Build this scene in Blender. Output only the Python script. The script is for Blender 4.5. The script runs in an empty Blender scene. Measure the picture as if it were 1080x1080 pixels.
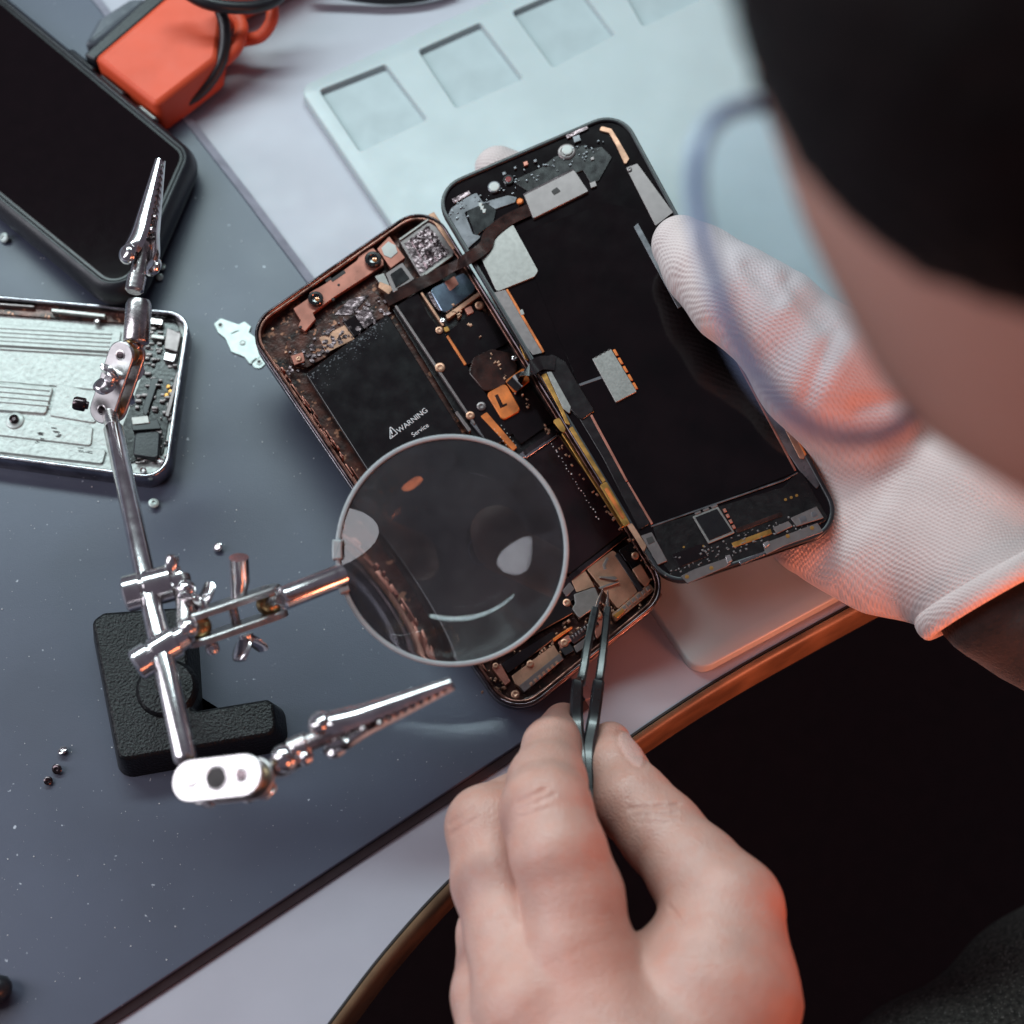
import bpy, bmesh, math, random
import numpy as np
from mathutils import Vector, Matrix

random.seed(7)
rng = np.random.default_rng(7)
scene = bpy.context.scene
COL = scene.collection
R = math.radians

# ------------------------------------------------------------------ camera, world, lamps, exposure
CAM_D, CAM_T, CAM_K, CAM_Z = 600.0, R(24), 0.2907, 20.0          # mm, tilt from straight down, tan(half fov), height aimed at
CF = np.array([0, math.sin(CAM_T), -math.cos(CAM_T)])
CR = np.array([1.0, 0, 0])
CU = np.cross(CR, CF)
CP = np.array([0, 0, CAM_Z]) - CAM_D * CF
cam_data = bpy.data.cameras.new("camera")
cam = bpy.data.objects.new("camera", cam_data)
COL.objects.link(cam)
scene.camera = cam
cam.location = Vector(CP) * 0.001
cam.rotation_euler = (CAM_T, 0, 0)
cam_data.sensor_width = 36
cam_data.lens = 36 / (2 * CAM_K)
cam_data.clip_start = 0.02
cam_data.clip_end = 20
cam_data.dof.use_dof = True
cam_data.dof.focus_distance = 0.588
cam_data.dof.aperture_fstop = 8.0

world = bpy.data.worlds.new("World")
scene.world = world
world.use_nodes = True
wbg = world.node_tree.nodes["Background"]
wbg.inputs[0].default_value = (0.46, 0.41, 0.52, 1)
wbg.inputs[1].default_value = 0.23


def area(name, loc, aim, size, power, col, size_y=None, shape='RECTANGLE', spread=180):
    d = bpy.data.lights.new(name, 'AREA')
    d.shape = shape
    d.size = size
    if size_y:
        d.size_y = size_y
    d.energy = power
    d.color = col
    d.spread = R(spread)
    o = bpy.data.objects.new(name, d)
    COL.objects.link(o)
    o.location = Vector(loc) * 0.001
    d_ = (Vector(aim) - Vector(loc)).normalized()
    x_ = (Vector((1, 0, 0)) - d_ * d_.x).normalized()
    o.rotation_euler = Matrix((x_, d_.cross(x_) * -1, -d_)).transposed().to_euler()
    return o


area("tube_light", (-255, 580, 744), (0, 0, 0), 1.1, 10.2, (0.76, 0.96, 0.97), 0.12)
area("added_chrome_light", (-820, -60, 640), (0, 0, 0), 1.0, 6.0, (0.92, 0.93, 1.0), 0.42, 'ELLIPSE')  # added source with no window behind it, gives chrome its white stripes
area("warm_desk_light", (300, -235, 62), (50, 60, 22), 0.10, 0.18, (1.0, 0.25, 0.12), 0.08, 'ELLIPSE', 75)
area("warm_lamp", (360, -660, 300), (30, -10, 20), 0.21, 1.05, (1.0, 0.27, 0.11), 0.21, 'ELLIPSE')

vs = scene.view_settings
vs.view_transform = 'Standard'
vs.look = 'None'
vs.exposure = 0.0
vs.gamma = 1.0
vs.use_curve_mapping = False
scene.render.engine = 'CYCLES'
scene.cycles.use_denoising = True
scene.cycles.caustics_refractive = False
scene.cycles.caustics_reflective = False
scene.cycles.max_bounces = 10
scene.cycles.transparent_max_bounces = 8

# ------------------------------------------------------------------ surveying: photograph pixel + height -> place on the desk (mm)


def ray(px, py):
    return CF + (px - 540) / 540 * CAM_K * CR + (540 - py) / 540 * CAM_K * CU


def P(px, py, z):
    d = ray(px, py)
    return Vector(CP + d * ((z - CP[2]) / d[2]))


def mmpx(px, py, z):                                       # mm per photograph pixel at that place
    return float((np.array(P(px, py, z)) - CP) @ CF) * CAM_K / 540


class Plane:
    """A tilted sheet of the place with its own mm coordinates: U right, V up the picture, N off the sheet."""

    def __init__(self, opx, z, a, b, upx):
        n = np.array([math.tan(R(a)), math.tan(R(b)), 1.0])
        self.N = n / np.linalg.norm(n)
        self.O = np.array(P(opx[0], opx[1], z))
        q0, q1 = self.hit(*upx[0]), self.hit(*upx[1])
        u = q1 - q0
        u -= self.N * (u @ self.N)
        self.U = u / np.linalg.norm(u)
        self.V = np.cross(self.N, self.U)
        m = Matrix(((self.U[0], self.V[0], self.N[0], self.O[0] * .001), (self.U[1], self.V[1], self.N[1], self.O[1] * .001),
                    (self.U[2], self.V[2], self.N[2], self.O[2] * .001), (0, 0, 0, 1)))
        self.M = m

    def hit(self, px, py, h=0.0):
        d = ray(px, py)
        o = self.O + self.N * h
        return CP + d * (((o - CP) @ self.N) / (d @ self.N))

    def at(self, px, py, h=0.0):
        q = self.hit(px, py, h) - self.O
        return (float(q @ self.U), float(q @ self.V))

    def pts(self, pp, h=0.0):
        return [self.at(x, y, h) for x, y in pp]

    def s(self, px, py):
        return float((self.hit(px, py) - CP) @ CF) * CAM_K / 540


class Flat:
    """A level sheet at height z; its coordinates are the place's own x, y."""

    def __init__(self, z):
        self.z = z

    def at(self, px, py, h=0.0):
        return tuple(P(px, py, self.z))[:2]

    def pts(self, pp, h=0.0):
        return [self.at(*q) for q in pp]


DESK = Flat(0)

# ------------------------------------------------------------------ mesh helpers (everything in mm until build time)
WM = {}


def empty(name, M=None, label=None, cat=None, group=None, loc=None):
    o = bpy.data.objects.new(name, None)
    COL.objects.link(o)
    o.empty_display_size = 0.01
    if M is None:
        M = Matrix.Translation(Vector(loc) * .001)
    o.matrix_world = M
    WM[o.name] = M.copy()
    tag(o, label, cat, group)
    return o


def tag(o, label=None, cat=None, group=None, kind=None):
    for k, v in (("label", label), ("category", cat), ("group", group), ("kind", kind)):
        if v:
            o[k] = v
    return o


ID = Matrix.Identity(4)


def finish(name, me, mat, parent=None, M=ID, smooth=True, angle=40, recentre=True):
    for m in (mat if isinstance(mat, (list, tuple)) else [mat]):
        me.materials.append(m)
    n = len(me.vertices)
    co = np.empty(n * 3)
    me.vertices.foreach_get("co", co)
    co = co.reshape(-1, 3) * .001
    c = (co.min(0) + co.max(0)) / 2
    if parent is None:
        c[2] = co[:, 2].min()
    if not recentre:
        c = np.zeros(3)
    me.vertices.foreach_set("co", (co - c).ravel())
    if smooth:
        me.polygons.foreach_set("use_smooth", np.ones(len(me.polygons), bool))
        if angle < 180:
            me.set_sharp_from_angle(angle=R(angle))
        nv = np.empty(len(me.polygons), np.int32)
        me.polygons.foreach_get("loop_total", nv)
        caps = np.nonzero(nv > 4)[0]
        if angle < 180 and len(caps):                       # flat caps stay flat up to their edge
            le = np.empty(len(me.loops), np.int32)
            me.loops.foreach_get("edge_index", le)
            ls = np.empty(len(me.polygons), np.int32)
            me.polygons.foreach_get("loop_start", ls)
            at_ = me.attributes.get("sharp_edge") or me.attributes.new("sharp_edge", 'BOOLEAN', 'EDGE')
            sh_ = np.empty(len(me.edges), bool)
            at_.data.foreach_get("value", sh_)
            for c_ in caps:
                sh_[le[ls[c_]:ls[c_] + nv[c_]]] = True
            at_.data.foreach_set("value", sh_)
    me.update()
    o = bpy.data.objects.new(name, me)
    COL.objects.link(o)
    w = M @ Matrix.Translation(Vector(c))
    if parent is not None:
        o.parent = parent
        o.matrix_basis = WM[parent.name].inverted() @ w
    else:
        o.matrix_basis = w
    WM[o.name] = w
    return o


def build(name, bm, mat, parent=None, M=ID, smooth=True, angle=40):
    bmesh.ops.recalc_face_normals(bm, faces=bm.faces)
    me = bpy.data.meshes.new(name)
    bm.to_mesh(me)
    bm.free()
    return finish(name, me, mat, parent, M, smooth, angle)


def copy_at(o, parent, wm):
    c = o.copy()
    COL.objects.link(c)
    c.parent = parent
    c.matrix_basis = (WM[parent.name].inverted() @ wm) if parent else wm
    WM[c.name] = wm
    return c


def area2(p):
    return sum(p[i][0] * p[(i + 1) % len(p)][1] - p[(i + 1) % len(p)][0] * p[i][1] for i in range(len(p))) / 2


def ccw(p):
    return list(p) if area2(p) > 0 else list(reversed(p))


def fillet(p, r, n=5):
    """Round a polygon's corners (r in mm, one number or one per corner)."""
    out = []
    N = len(p)
    rs = r if isinstance(r, (list, tuple)) else [r] * N
    for i in range(N):
        a, b, c = Vector(p[i - 1]), Vector(p[i]), Vector(p[(i + 1) % N])
        u, v = a - b, c - b
        lu, lv = u.length, v.length
        if rs[i] <= 0 or lu < 1e-6 or lv < 1e-6:
            out.append(tuple(b))
            continue
        u /= lu
        v /= lv
        ang = math.acos(max(-1, min(1, u.dot(v))))
        if ang > math.pi - .05 or ang < .02:
            out.append(tuple(b))
            continue
        d = min(rs[i] / math.tan(ang / 2), lu * .48, lv * .48)
        rr = d * math.tan(ang / 2)
        cen = b + (u + v).normalized() * (rr / math.sin(ang / 2))
        p0, p1 = b + u * d, b + v * d
        a0 = math.atan2(*(p0 - cen).yx)
        a1 = math.atan2(*(p1 - cen).yx)
        da = (a1 - a0 + math.pi) % (2 * math.pi) - math.pi
        for k in range(n + 1):
            t = a0 + da * k / n
            out.append((cen.x + rr * math.cos(t), cen.y + rr * math.sin(t)))
    return out


def inset(p, d):
    """Move every edge of a ccw polygon inwards by d (negative: outwards)."""
    out = []
    N = len(p)
    for i in range(N):
        a, b, c = Vector(p[i - 1]), Vector(p[i]), Vector(p[(i + 1) % N])
        e0, e1 = (b - a), (c - b)
        if e0.length < 1e-7:
            e0 = e1
        if e1.length < 1e-7:
            e1 = e0
        n0 = Vector((-e0.y, e0.x)).normalized()
        n1 = Vector((-e1.y, e1.x)).normalized()
        m = n0 + n1
        if m.length < 1e-4:
            m = n0
        m = m / max(m.dot(n0), .35) if m.length else n0
        out.append((b.x + m.x * d, b.y + m.y * d))
    return out


def loops(bm, rings, cap0=True, cap1=True, closed=True):
    vr = [[bm.verts.new(v) for v in ring] for ring in rings]
    for a, b in zip(vr, vr[1:]):
        n = len(a)
        for i in range(n if closed else n - 1):
            j = (i + 1) % n
            bm.faces.new((a[i], a[j], b[j], b[i]))
    if cap0:
        bm.faces.new(list(reversed(vr[0])))
    if cap1:
        bm.faces.new(vr[-1])
    return vr


def prism(bm, p, z0, z1, bev=.15, foot=0.0):
    p = ccw(p)
    at = lambda q, z: [(x, y, z) for x, y in q]
    bev = min(bev, (z1 - z0) * .45)
    rings = [at(inset(p, -foot) if foot else p, z0)]
    if bev > 0:
        rings += [at(p, z1 - bev), at(inset(p, bev * .35), z1 - bev * .3), at(inset(p, bev), z1)]
    else:
        rings += [at(p, z1)]
    loops(bm, rings)


def frame_ring(bm, outer, inner, z0, z1, bev=.3):
    """A closed wall between two loops of equal count."""
    at = lambda q, z: [(x, y, z) for x, y in q]
    rings = [at(outer, z0), at(outer, z1 - bev), at(inset(outer, bev * .4), z1 - bev * .3), at(inset(outer, bev), z1),
             at(inset(inner, -bev), z1), at(inset(inner, -bev * .3), z1 - bev * .4), at(inner, z1 - bev), at(inner, z0), at(outer, z0)]
    vr = [[bm.verts.new(v) for v in ring] for ring in rings[:-1]]
    vr.append(vr[0])
    for a, b in zip(vr, vr[1:]):
        n = len(a)
        for i in range(n):
            j = (i + 1) % n
            bm.faces.new((a[i], a[j], b[j], b[i]))


def basis(d, up=None):
    d = Vector(d).normalized()
    a = Vector(up) if up is not None else (Vector((0, 0, 1)) if abs(d.z) < .9 else Vector((1, 0, 0)))
    y = (a - d * a.dot(d)).normalized()
    return d, y, d.cross(y)


def lathe(bm, p0, axis, prof, seg=20, cap0=True, cap1=True):
    """Rings of (distance along axis, radius)."""
    d, y, x = basis(axis)
    p0 = Vector(p0)
    rings = [[p0 + d * t + (x * math.cos(2 * math.pi * k / seg) + y * math.sin(2 * math.pi * k / seg)) * max(r, 1e-3) for k in range(seg)] for t, r in prof]
    loops(bm, rings, cap0, cap1)


def tube(bm, pts, rad, seg=12, cap=True):
    pts = [Vector(p) for p in pts]
    n = len(pts)
    rad = rad if isinstance(rad, (list, tuple)) else [rad] * n
    t = [(pts[min(i + 1, n - 1)] - pts[max(i - 1, 0)]).normalized() for i in range(n)]
    _, y, x = basis(t[0])
    rings = []
    for i in range(n):
        y = (y - t[i] * y.dot(t[i])).normalized()
        x = t[i].cross(y)
        rings.append([pts[i] + (x * math.cos(2 * math.pi * k / seg) + y * math.sin(2 * math.pi * k / seg)) * rad[i] for k in range(seg)])
    loops(bm, rings, cap, cap)


def spline(pts, n=6):
    """Catmull-Rom through points."""
    p = [Vector(q) for q in pts]
    out = []
    for i in range(len(p) - 1):
        a, b, c, d = p[max(i - 1, 0)], p[i], p[i + 1], p[min(i + 2, len(p) - 1)]
        for k in range(n):
            t = k / n
            out.append(.5 * ((2 * b) + (c - a) * t + (2 * a - 5 * b + 4 * c - d) * t * t + (3 * b - a - 3 * c + d) * t ** 3))
    out.append(p[-1])
    return out


def ball(bm, c, r, seg=14):
    lathe(bm, Vector(c) - Vector((0, 0, r)), (0, 0, 1), [(r - r * math.cos(math.pi * k / 10), r * math.sin(math.pi * k / 10)) for k in range(11)], seg)


def ribbon(bm, pts, width, up, th=.12, side=None):
    """A flat cable: centre points, width, normal hints."""
    pts = [Vector(p) for p in pts]
    n = len(pts)
    rings = []
    for i in range(n):
        t = (pts[min(i + 1, n - 1)] - pts[max(i - 1, 0)]).normalized()
        u = Vector(up[i] if isinstance(up, list) else up)
        u = (u - t * u.dot(t)).normalized()
        s = t.cross(u)
        w = (width[i] if isinstance(width, list) else width) / 2
        rings.append([pts[i] + s * w - u * th, pts[i] + s * w + u * th, pts[i] - s * w + u * th, pts[i] - s * w - u * th])
    loops(bm, rings)


def stadium(c0, c1, r, n=8):
    a, b = Vector(c0), Vector(c1)
    th = math.atan2((b - a).y, (b - a).x)
    out = [(b.x + r * math.cos(th - math.pi / 2 + math.pi * k / n), b.y + r * math.sin(th - math.pi / 2 + math.pi * k / n)) for k in range(n + 1)]
    out += [(a.x + r * math.cos(th + math.pi / 2 + math.pi * k / n), a.y + r * math.sin(th + math.pi / 2 + math.pi * k / n)) for k in range(n + 1)]
    return out


def circle(c, r, n=20):
    return [(c[0] + r * math.cos(2 * math.pi * k / n), c[1] + r * math.sin(2 * math.pi * k / n)) for k in range(n)]


# ------------------------------------------------------------------ materials
def material(name, col, rough=.5, metal=0.0, var=.12, vscale=120, bump=0.0, bscale=600, rvar=.1, coat=0.0, trans=0.0, ior=1.5, sss=0.0, col2=None,
             specks=None, scratch=0.0, alpha=1.0, sheen=0.0, wear=None):
    m = bpy.data.materials.new(name)
    m.use_nodes = True
    nt = m.node_tree
    nd, ln = nt.nodes, nt.links
    b = nd["Principled BSDF"]
    b.inputs["Metallic"].default_value = metal
    b.inputs["Coat Weight"].default_value = coat
    b.inputs["Coat Roughness"].default_value = .08
    b.inputs["Transmission Weight"].default_value = trans
    b.inputs["IOR"].default_value = ior
    b.inputs["Alpha"].default_value = alpha
    if sheen:
        b.inputs["Sheen Weight"].default_value = sheen
    if sss:
        b.inputs["Subsurface Weight"].default_value = sss
        b.inputs["Subsurface Radius"].default_value = (1.0, .38, .22)
        b.inputs["Subsurface Scale"].default_value = .004
    tc = nd.new("ShaderNodeTexCoord")
    n1 = nd.new("ShaderNodeTexNoise")
    n1.inputs["Scale"].default_value = vscale
    n1.inputs["Detail"].default_value = 5
    ln.new(tc.outputs["Object"], n1.inputs["Vector"])
    mix = nd.new("ShaderNodeMix")
    mix.data_type = 'RGBA'
    c1 = (*col, 1)
    c2 = (*(col2 if col2 else [max(0, c * (1 - 2.2 * var)) for c in col]), 1)
    mix.inputs[6].default_value = c1
    mix.inputs[7].default_value = c2
    rmp = nd.new("ShaderNodeMapRange")
    rmp.inputs[1].default_value, rmp.inputs[2].default_value = .38, .66
    ln.new(n1.outputs[0], rmp.inputs[0])
    ln.new(rmp.outputs[0], mix.inputs[0])
    cur = mix.outputs[2]
    if specks:
        scol, sscale, thr = specks
        n2 = nd.new("ShaderNodeTexNoise")
        n2.inputs["Scale"].default_value = sscale
        n2.inputs["Detail"].default_value = 2
        ln.new(tc.outputs["Object"], n2.inputs["Vector"])
        mr = nd.new("ShaderNodeMapRange")
        mr.inputs[1].default_value, mr.inputs[2].default_value = thr, thr + .05
        ln.new(n2.outputs[0], mr.inputs[0])
        mx = nd.new("ShaderNodeMix")
        mx.data_type = 'RGBA'
        mx.inputs[7].default_value = (*scol, 1)
        ln.new(cur, mx.inputs[6])
        ln.new(mr.outputs[0], mx.inputs[0])
        cur = mx.outputs[2]
    if wear:                                                # smears and grime with edges of their own: (colour, scale, threshold, amount)
        wcol, wscale, thr, amt = wear
        n4 = nd.new("ShaderNodeTexNoise")
        n4.inputs["Scale"].default_value = wscale
        n4.inputs["Detail"].default_value = 8
        n4.inputs["Roughness"].default_value = .7
        n4.inputs["Distortion"].default_value = .8
        ln.new(tc.outputs["Object"], n4.inputs["Vector"])
        mr = nd.new("ShaderNodeMapRange")
        mr.inputs[1].default_value, mr.inputs[2].default_value = thr, thr + .12
        mr.inputs[4].default_value = amt
        ln.new(n4.outputs[0], mr.inputs[0])
        mx = nd.new("ShaderNodeMix")
        mx.data_type = 'RGBA'
        mx.inputs[7].default_value = (*wcol, 1)
        ln.new(cur, mx.inputs[6])
        ln.new(mr.outputs[0], mx.inputs[0])
        cur = mx.outputs[2]
    ln.new(cur, b.inputs["Base Color"])
    rr = nd.new("ShaderNodeMapRange")
    rr.inputs[3].default_value, rr.inputs[4].default_value = max(.02, rough - rvar), min(1, rough + rvar)
    n3 = nd.new("ShaderNodeTexNoise")
    n3.inputs["Scale"].default_value = vscale * 2.3
    n3.inputs["Detail"].default_value = 4
    ln.new(tc.outputs["Object"], n3.inputs["Vector"])
    ln.new(n3.outputs[0], rr.inputs[0])
    ln.new(rr.outputs[0], b.inputs["Roughness"])
    if bump:
        nb = nd.new("ShaderNodeTexNoise")
        nb.inputs["Scale"].default_value = bscale
        nb.inputs["Detail"].default_value = 3
        ln.new(tc.outputs["Object"], nb.inputs["Vector"])
        bp = nd.new("ShaderNodeBump")
        bp.inputs["Strength"].default_value = bump
        bp.inputs["Distance"].default_value = .0006
        ln.new(nb.outputs[0], bp.inputs["Height"])
        ln.new(bp.outputs[0], b.inputs["Normal"])
    return m


MAT = {
    'desk': material('white_laminate', (.40, .385, .44), .42, var=.03, vscale=30, bump=.04, bscale=900),
    'wood': material('beech_edge_band', (.21, .125, .07), .42, var=.22, vscale=60, bump=.1, bscale=300),
    'seam': material('dark_seam', (.02, .012, .012), .6),
    'mat': material('blue_grey_rubber_mat', (.060, .068, .104), .40, var=.10, vscale=14, bump=.09, bscale=2600, specks=((.42, .44, .5), 420, .745), rvar=.06),
    'mat_edge': material('dark_rubber_edge', (.03, .018, .022), .6),
    'mat_lit_edge': material('lit_rubber_edge', (.30, .28, .34), .55),
    'tray': material('frosted_white_plastic', (.42, .465, .48), .38, var=.03, vscale=40, sss=.15),
    'well': material('frosted_well_floor', (.37, .42, .44), .42, var=.05, vscale=60),
    'orange': material('orange_plastic', (.66, .075, .025), .55, var=.06, vscale=50, bump=.08, bscale=1200),
    'black_plastic': material('black_plastic', (.012, .012, .016), .35, var=.2),
    'black_soft': material('black_silicone', (.007, .0075, .012), .40, var=.15, vscale=60, bump=.12, bscale=1500, specks=((.2, .2, .25), 700, .78)),
    'screen': material('black_glass', (.0035, .0015, .002), .06, var=.1, rvar=.015),
    'grey_clear': material('smoky_plastic', (.10, .11, .13), .25, var=.1, coat=.2),
    'chrome': material('nickel_plate', (.74, .70, .71), .18, 1, var=.12, vscale=160, rvar=.08, bump=.04, bscale=500),
    'chrome_dull': material('worn_nickel', (.60, .55, .55), .27, 1, var=.25, vscale=200, rvar=.1, bump=.1, bscale=900),
    'plate': material('satin_nickel_plate', (.55, .52, .52), .34, 1, var=.1, vscale=200, rvar=.08),
    'brass': material('brass_ball', (.55, .38, .18), .3, 1, var=.2),
    'iron': material('crinkle_black_paint', (.0035, .0038, .005), .38, var=.2, vscale=400, bump=.75, bscale=1150),
    'steel': material('polished_steel_band', (.40, .38, .41), .2, 1, var=.2, vscale=200),
    'steel_dark': material('dark_steel_band', (.11, .085, .09), .22, 1, var=.3, vscale=200),
    'alu': material('scratched_aluminium', (.47, .485, .465), .5, .35, var=.07, vscale=500, bump=.6, bscale=620, wear=((.16, .14, .13), 150, .63, .5)),
    'alu_plain': material('bead_blasted_aluminium', (.48, .50, .48), .45, .35, var=.1, vscale=300),
    'white_metal': material('pale_metal_plate', (.50, .56, .54), .42, .3, var=.06, vscale=300),
    'silver': material('silver_shield', (.18, .15, .15), .36, .8, var=.05, vscale=300, wear=((.10, .07, .06), 90, .66, .35)),
    'silver_clean': material('brushed_silver_shield', (.27, .25, .24), .36, .85, var=.07, vscale=500),
    'salmon': material('rose_copper_bracket', (.40, .155, .115), .38, .6, var=.15, vscale=160, wear=((.10, .03, .02), 200, .62, .7)),
    'copper': material('copper_shield', (.48, .26, .175), .4, .7, var=.2, vscale=150, bump=.1, bscale=500, wear=((.13, .06, .035), 130, .58, .6)),
    'copper_flex': material('orange_polyimide_flex', (.70, .19, .04), .34, .3, var=.25, vscale=150),
    'gold': material('gold_contact', (.52, .27, .075), .32, .85, var=.25, vscale=250),
    'lip': material('orange_reflection_lip', (.24, .11, .085), .3, .9, var=.35, vscale=260),
    'floor_dark': material('grimy_chassis_floor', (.085, .026, .017), .3, .3, var=.4, vscale=220, bump=.3, bscale=500, specks=((.34, .15, .09), 420, .62)),
    'black_gloss': material('black_shield_tape', (.006, .0035, .004), .14, var=.3, vscale=90, coat=.2, bump=.03, bscale=300, specks=((.25, .2, .2), 900, .80)),
    'battery': material('black_battery_wrap', (.006, .0045, .0055), .2, var=.25, vscale=80, bump=.04, bscale=120, wear=((.02, .022, .026), 45, .70, .3)),
    'battery_dark': material('maroon_black_battery_wrap', (.012, .0045, .006), .2, var=.3, vscale=80, bump=.05, bscale=120, specks=((.25, .18, .18), 600, .80)),
    'pcb': material('black_circuit_board', (.006, .004, .0045), .25, var=.3, vscale=150, bump=.1, bscale=700, specks=((.3, .2, .15), 800, .79)),
    'panel': material('black_display_back', (.0035, .0016, .002), .10, var=.3, vscale=60, rvar=.04, specks=((.3, .26, .26), 500, .825), wear=((.02, .016, .018), 60, .72, .3)),
    'flex_dark': material('dark_brown_flex', (.045, .018, .014), .18, .2, var=.35, vscale=200, coat=.3),
    'flex_black': material('black_flex', (.013, .010, .011), .2, var=.3, vscale=150, coat=.2),
    'foil': material('crumpled_foil', (.22, .16, .17), .3, .9, var=.4, vscale=260, bump=.7, bscale=420),
    'blue_reflection': material('steel_painted_blue_reflection', (.26, .33, .42), .2, 1, var=.25, vscale=70),
    'lens_black': material('black_lens_barrel', (.006, .006, .007), .2, coat=.5),
    'amber': material('amber_lens_highlight', (.5, .18, .06), .12, .3, coat=.5),
    'pale_sensor': material('pale_sensor_window', (.52, .54, .52), .25, var=.1),
    'print': material('white_print', (.62, .60, .62), .5, var=.1),
    'grey_frame': material('grey_inner_frame', (.16, .155, .17), .3, .6, var=.25, vscale=150, wear=((.03, .02, .02), 130, .6, .7)),
    'tweezer': material('black_coated_steel', (.010, .011, .014), .3, 0, var=.2, vscale=200, coat=.2),
    'bulb_red': material('dark_red_sensor', (.22, .03, .03), .2, coat=.5),
    'floor': material('dark_floor', (.035, .012, .012), .8),
    'jacket': material('dark_wool', (.011, .0065, .0065), .9, var=.3, vscale=200, bump=.8, bscale=900, sheen=.1),
    'trouser': material('grey_wool', (.060, .055, .050), .95, var=.35, vscale=500, bump=.9, bscale=900, specks=((.16, .15, .14), 900, .62)),
    'hair': material('dark_brown_hair', (.006, .0022, .0022), .6, var=.3, vscale=300),
    'frame_blue': material('blue_grey_spectacle_frame', (.20, .27, .45), .3, var=.1),
    'rim_clear': material('clear_acrylic_rim', (.46, .48, .50), .35, var=.05, trans=.25, vscale=300),
}


MAT['hair'].node_tree.nodes['Principled BSDF'].inputs['Specular IOR Level'].default_value = .12


MAT['iron'].node_tree.nodes['Principled BSDF'].inputs['Specular IOR Level'].default_value = .3


def glass(name, col=(1, 1, 1), rough=0.0, ior=1.5):
    m = bpy.data.materials.new(name)
    m.use_nodes = True
    b = m.node_tree.nodes["Principled BSDF"]
    b.inputs["Base Color"].default_value = (*col, 1)
    b.inputs["Roughness"].default_value = rough
    b.inputs["Transmission Weight"].default_value = 1
    b.inputs["IOR"].default_value = ior
    return m


MAT['glass'] = glass('lens_glass', (.93, .94, .97))
_b = MAT['glass'].node_tree.nodes["Principled BSDF"]         # a thin film of dust and finger grease dulls the glass
_nt = MAT['glass'].node_tree
_tc = _nt.nodes.new("ShaderNodeTexCoord")
_nz = _nt.nodes.new("ShaderNodeTexNoise")
_nz.inputs["Scale"].default_value = 38
_nz.inputs["Detail"].default_value = 9
_nz.inputs["Roughness"].default_value = .68
_nt.links.new(_tc.outputs["Object"], _nz.inputs["Vector"])
_mr = _nt.nodes.new("ShaderNodeMapRange")
_mr.inputs[1].default_value, _mr.inputs[2].default_value = .3, .75
_mr.inputs[3].default_value, _mr.inputs[4].default_value = .998, .972
_nt.links.new(_nz.outputs[0], _mr.inputs[0])
_nt.links.new(_mr.outputs[0], _b.inputs["Transmission Weight"])
MAT['spectacle_glass'] = glass('spectacle_lens', (.90, .94, 1.0), 0, 1.12)

# ------------------------------------------------------------------ the setting: floor, desk, mat
bm = bmesh.new()
prism(bm, [(-2500, -2500), (2500, -2500), (2500, 2500), (-2500, 2500)], -760, -740, 0)
tag(build('floor', bm, MAT['floor']), kind='structure')

edge_px = [(120, 1400), (250, 1205), (345, 1080), (404, 1003), (470, 930), (527, 882), (592, 830), (665, 775), (760, 713), (870, 651), (1000, 582), (1200, 480), (1500, 335)]
edge = [tuple(v)[:2] for v in spline([(*DESK.at(*q), 0) for q in edge_px], 5)]
top_poly = edge + [(700, 600), (-700, 600), (-700, -420), (edge[0][0] - 160, -420)]
desk = empty('desk', loc=(0, 200, 0), label="white laminate desk with a curved front edge banded in orange brown wood", cat="desk")
bm = bmesh.new()
prism(bm, top_poly, -24, 0, .0)
build('desk_top', bm, MAT['desk'], desk)
bm = bmesh.new()                                            # wood band: runs along the curved front edge, top corner eased


def along(line, off):
    out = []
    for i, q in enumerate(line):
        a, b = Vector(line[max(i - 1, 0)]), Vector(line[min(i + 1, len(line) - 1)])
        t = (b - a).normalized()
        out.append((q[0] + t.y * off, q[1] - t.x * off))
    return out


prof = [(.75, -23.5), (.75, -.6), (1.2, .1), (2.2, .0), (3.4, -1.0), (3.9, -2.6), (3.9, -22), (3.2, -23.5)]
rings = []
cols = [along(edge, o) for o, _ in prof]
for i in range(len(edge)):
    rings.append([(cols[k][i][0], cols[k][i][1], prof[k][1]) for k in range(len(prof))])
loops(bm, rings)
build('wood_edge_band', bm, MAT['wood'], desk)
bm = bmesh.new()
c0, c1 = along(edge, .02), along(edge, .73)
loops(bm, [[(*c0[i], -20), (*c0[i], .12), (*c1[i], .12), (*c1[i], -20)] for i in range(len(edge))])
build('edge_seam', bm, MAT['seam'], desk)

MATP = Flat(3.4)
mat_px = [(-40, 1172), (100, 1080), (320, 935), (540, 790), (617, 737), (470, 505), (320, 292), (255, 205), (190, 121), (90, -10), (-200, -390), (-700, -200), (-700, 900)]
mp = fillet(ccw(MATP.pts(mat_px)), [0] + [0] * 3 + [3] + [0] * 8)
mat_o = empty('work_mat', loc=(-120, 0, 0), label="large blue grey rubber work mat dusted with white specks under the stand", cat="mat")
bm = bmesh.new()
prism(bm, mp, 0.02, 3.4, .5)
build('mat_sheet', bm, MAT['mat'], mat_o, Matrix.Identity(4))
bm = bmesh.new()                                            # dark backing that stands out along the lower edge
lo = [MATP.at(*q) for q in mat_px[:5]]
lo = [(a, b) for a, b in lo]
off1, off2 = along(lo, 0.15), along(lo, 2.6)
loops(bm, [[(*off1[i], .03), (*off1[i], 2.2), (*off2[i], 1.2), (*off2[i], .03)] for i in range(len(lo))])
build('backing_edge', bm, MAT['mat_edge'], mat_o)
bm = bmesh.new()  # right side of the mat: light on it put into a pale strip
lo = [MATP.at(*q) for q in mat_px[4:10]]
off1, off2 = along(lo, 0.15), along(lo, 3.6)
loops(bm, [[(*off1[i], .03), (*off1[i], 2.6), (*off2[i], .9), (*off2[i], .03)] for i in range(len(lo))])
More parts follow.
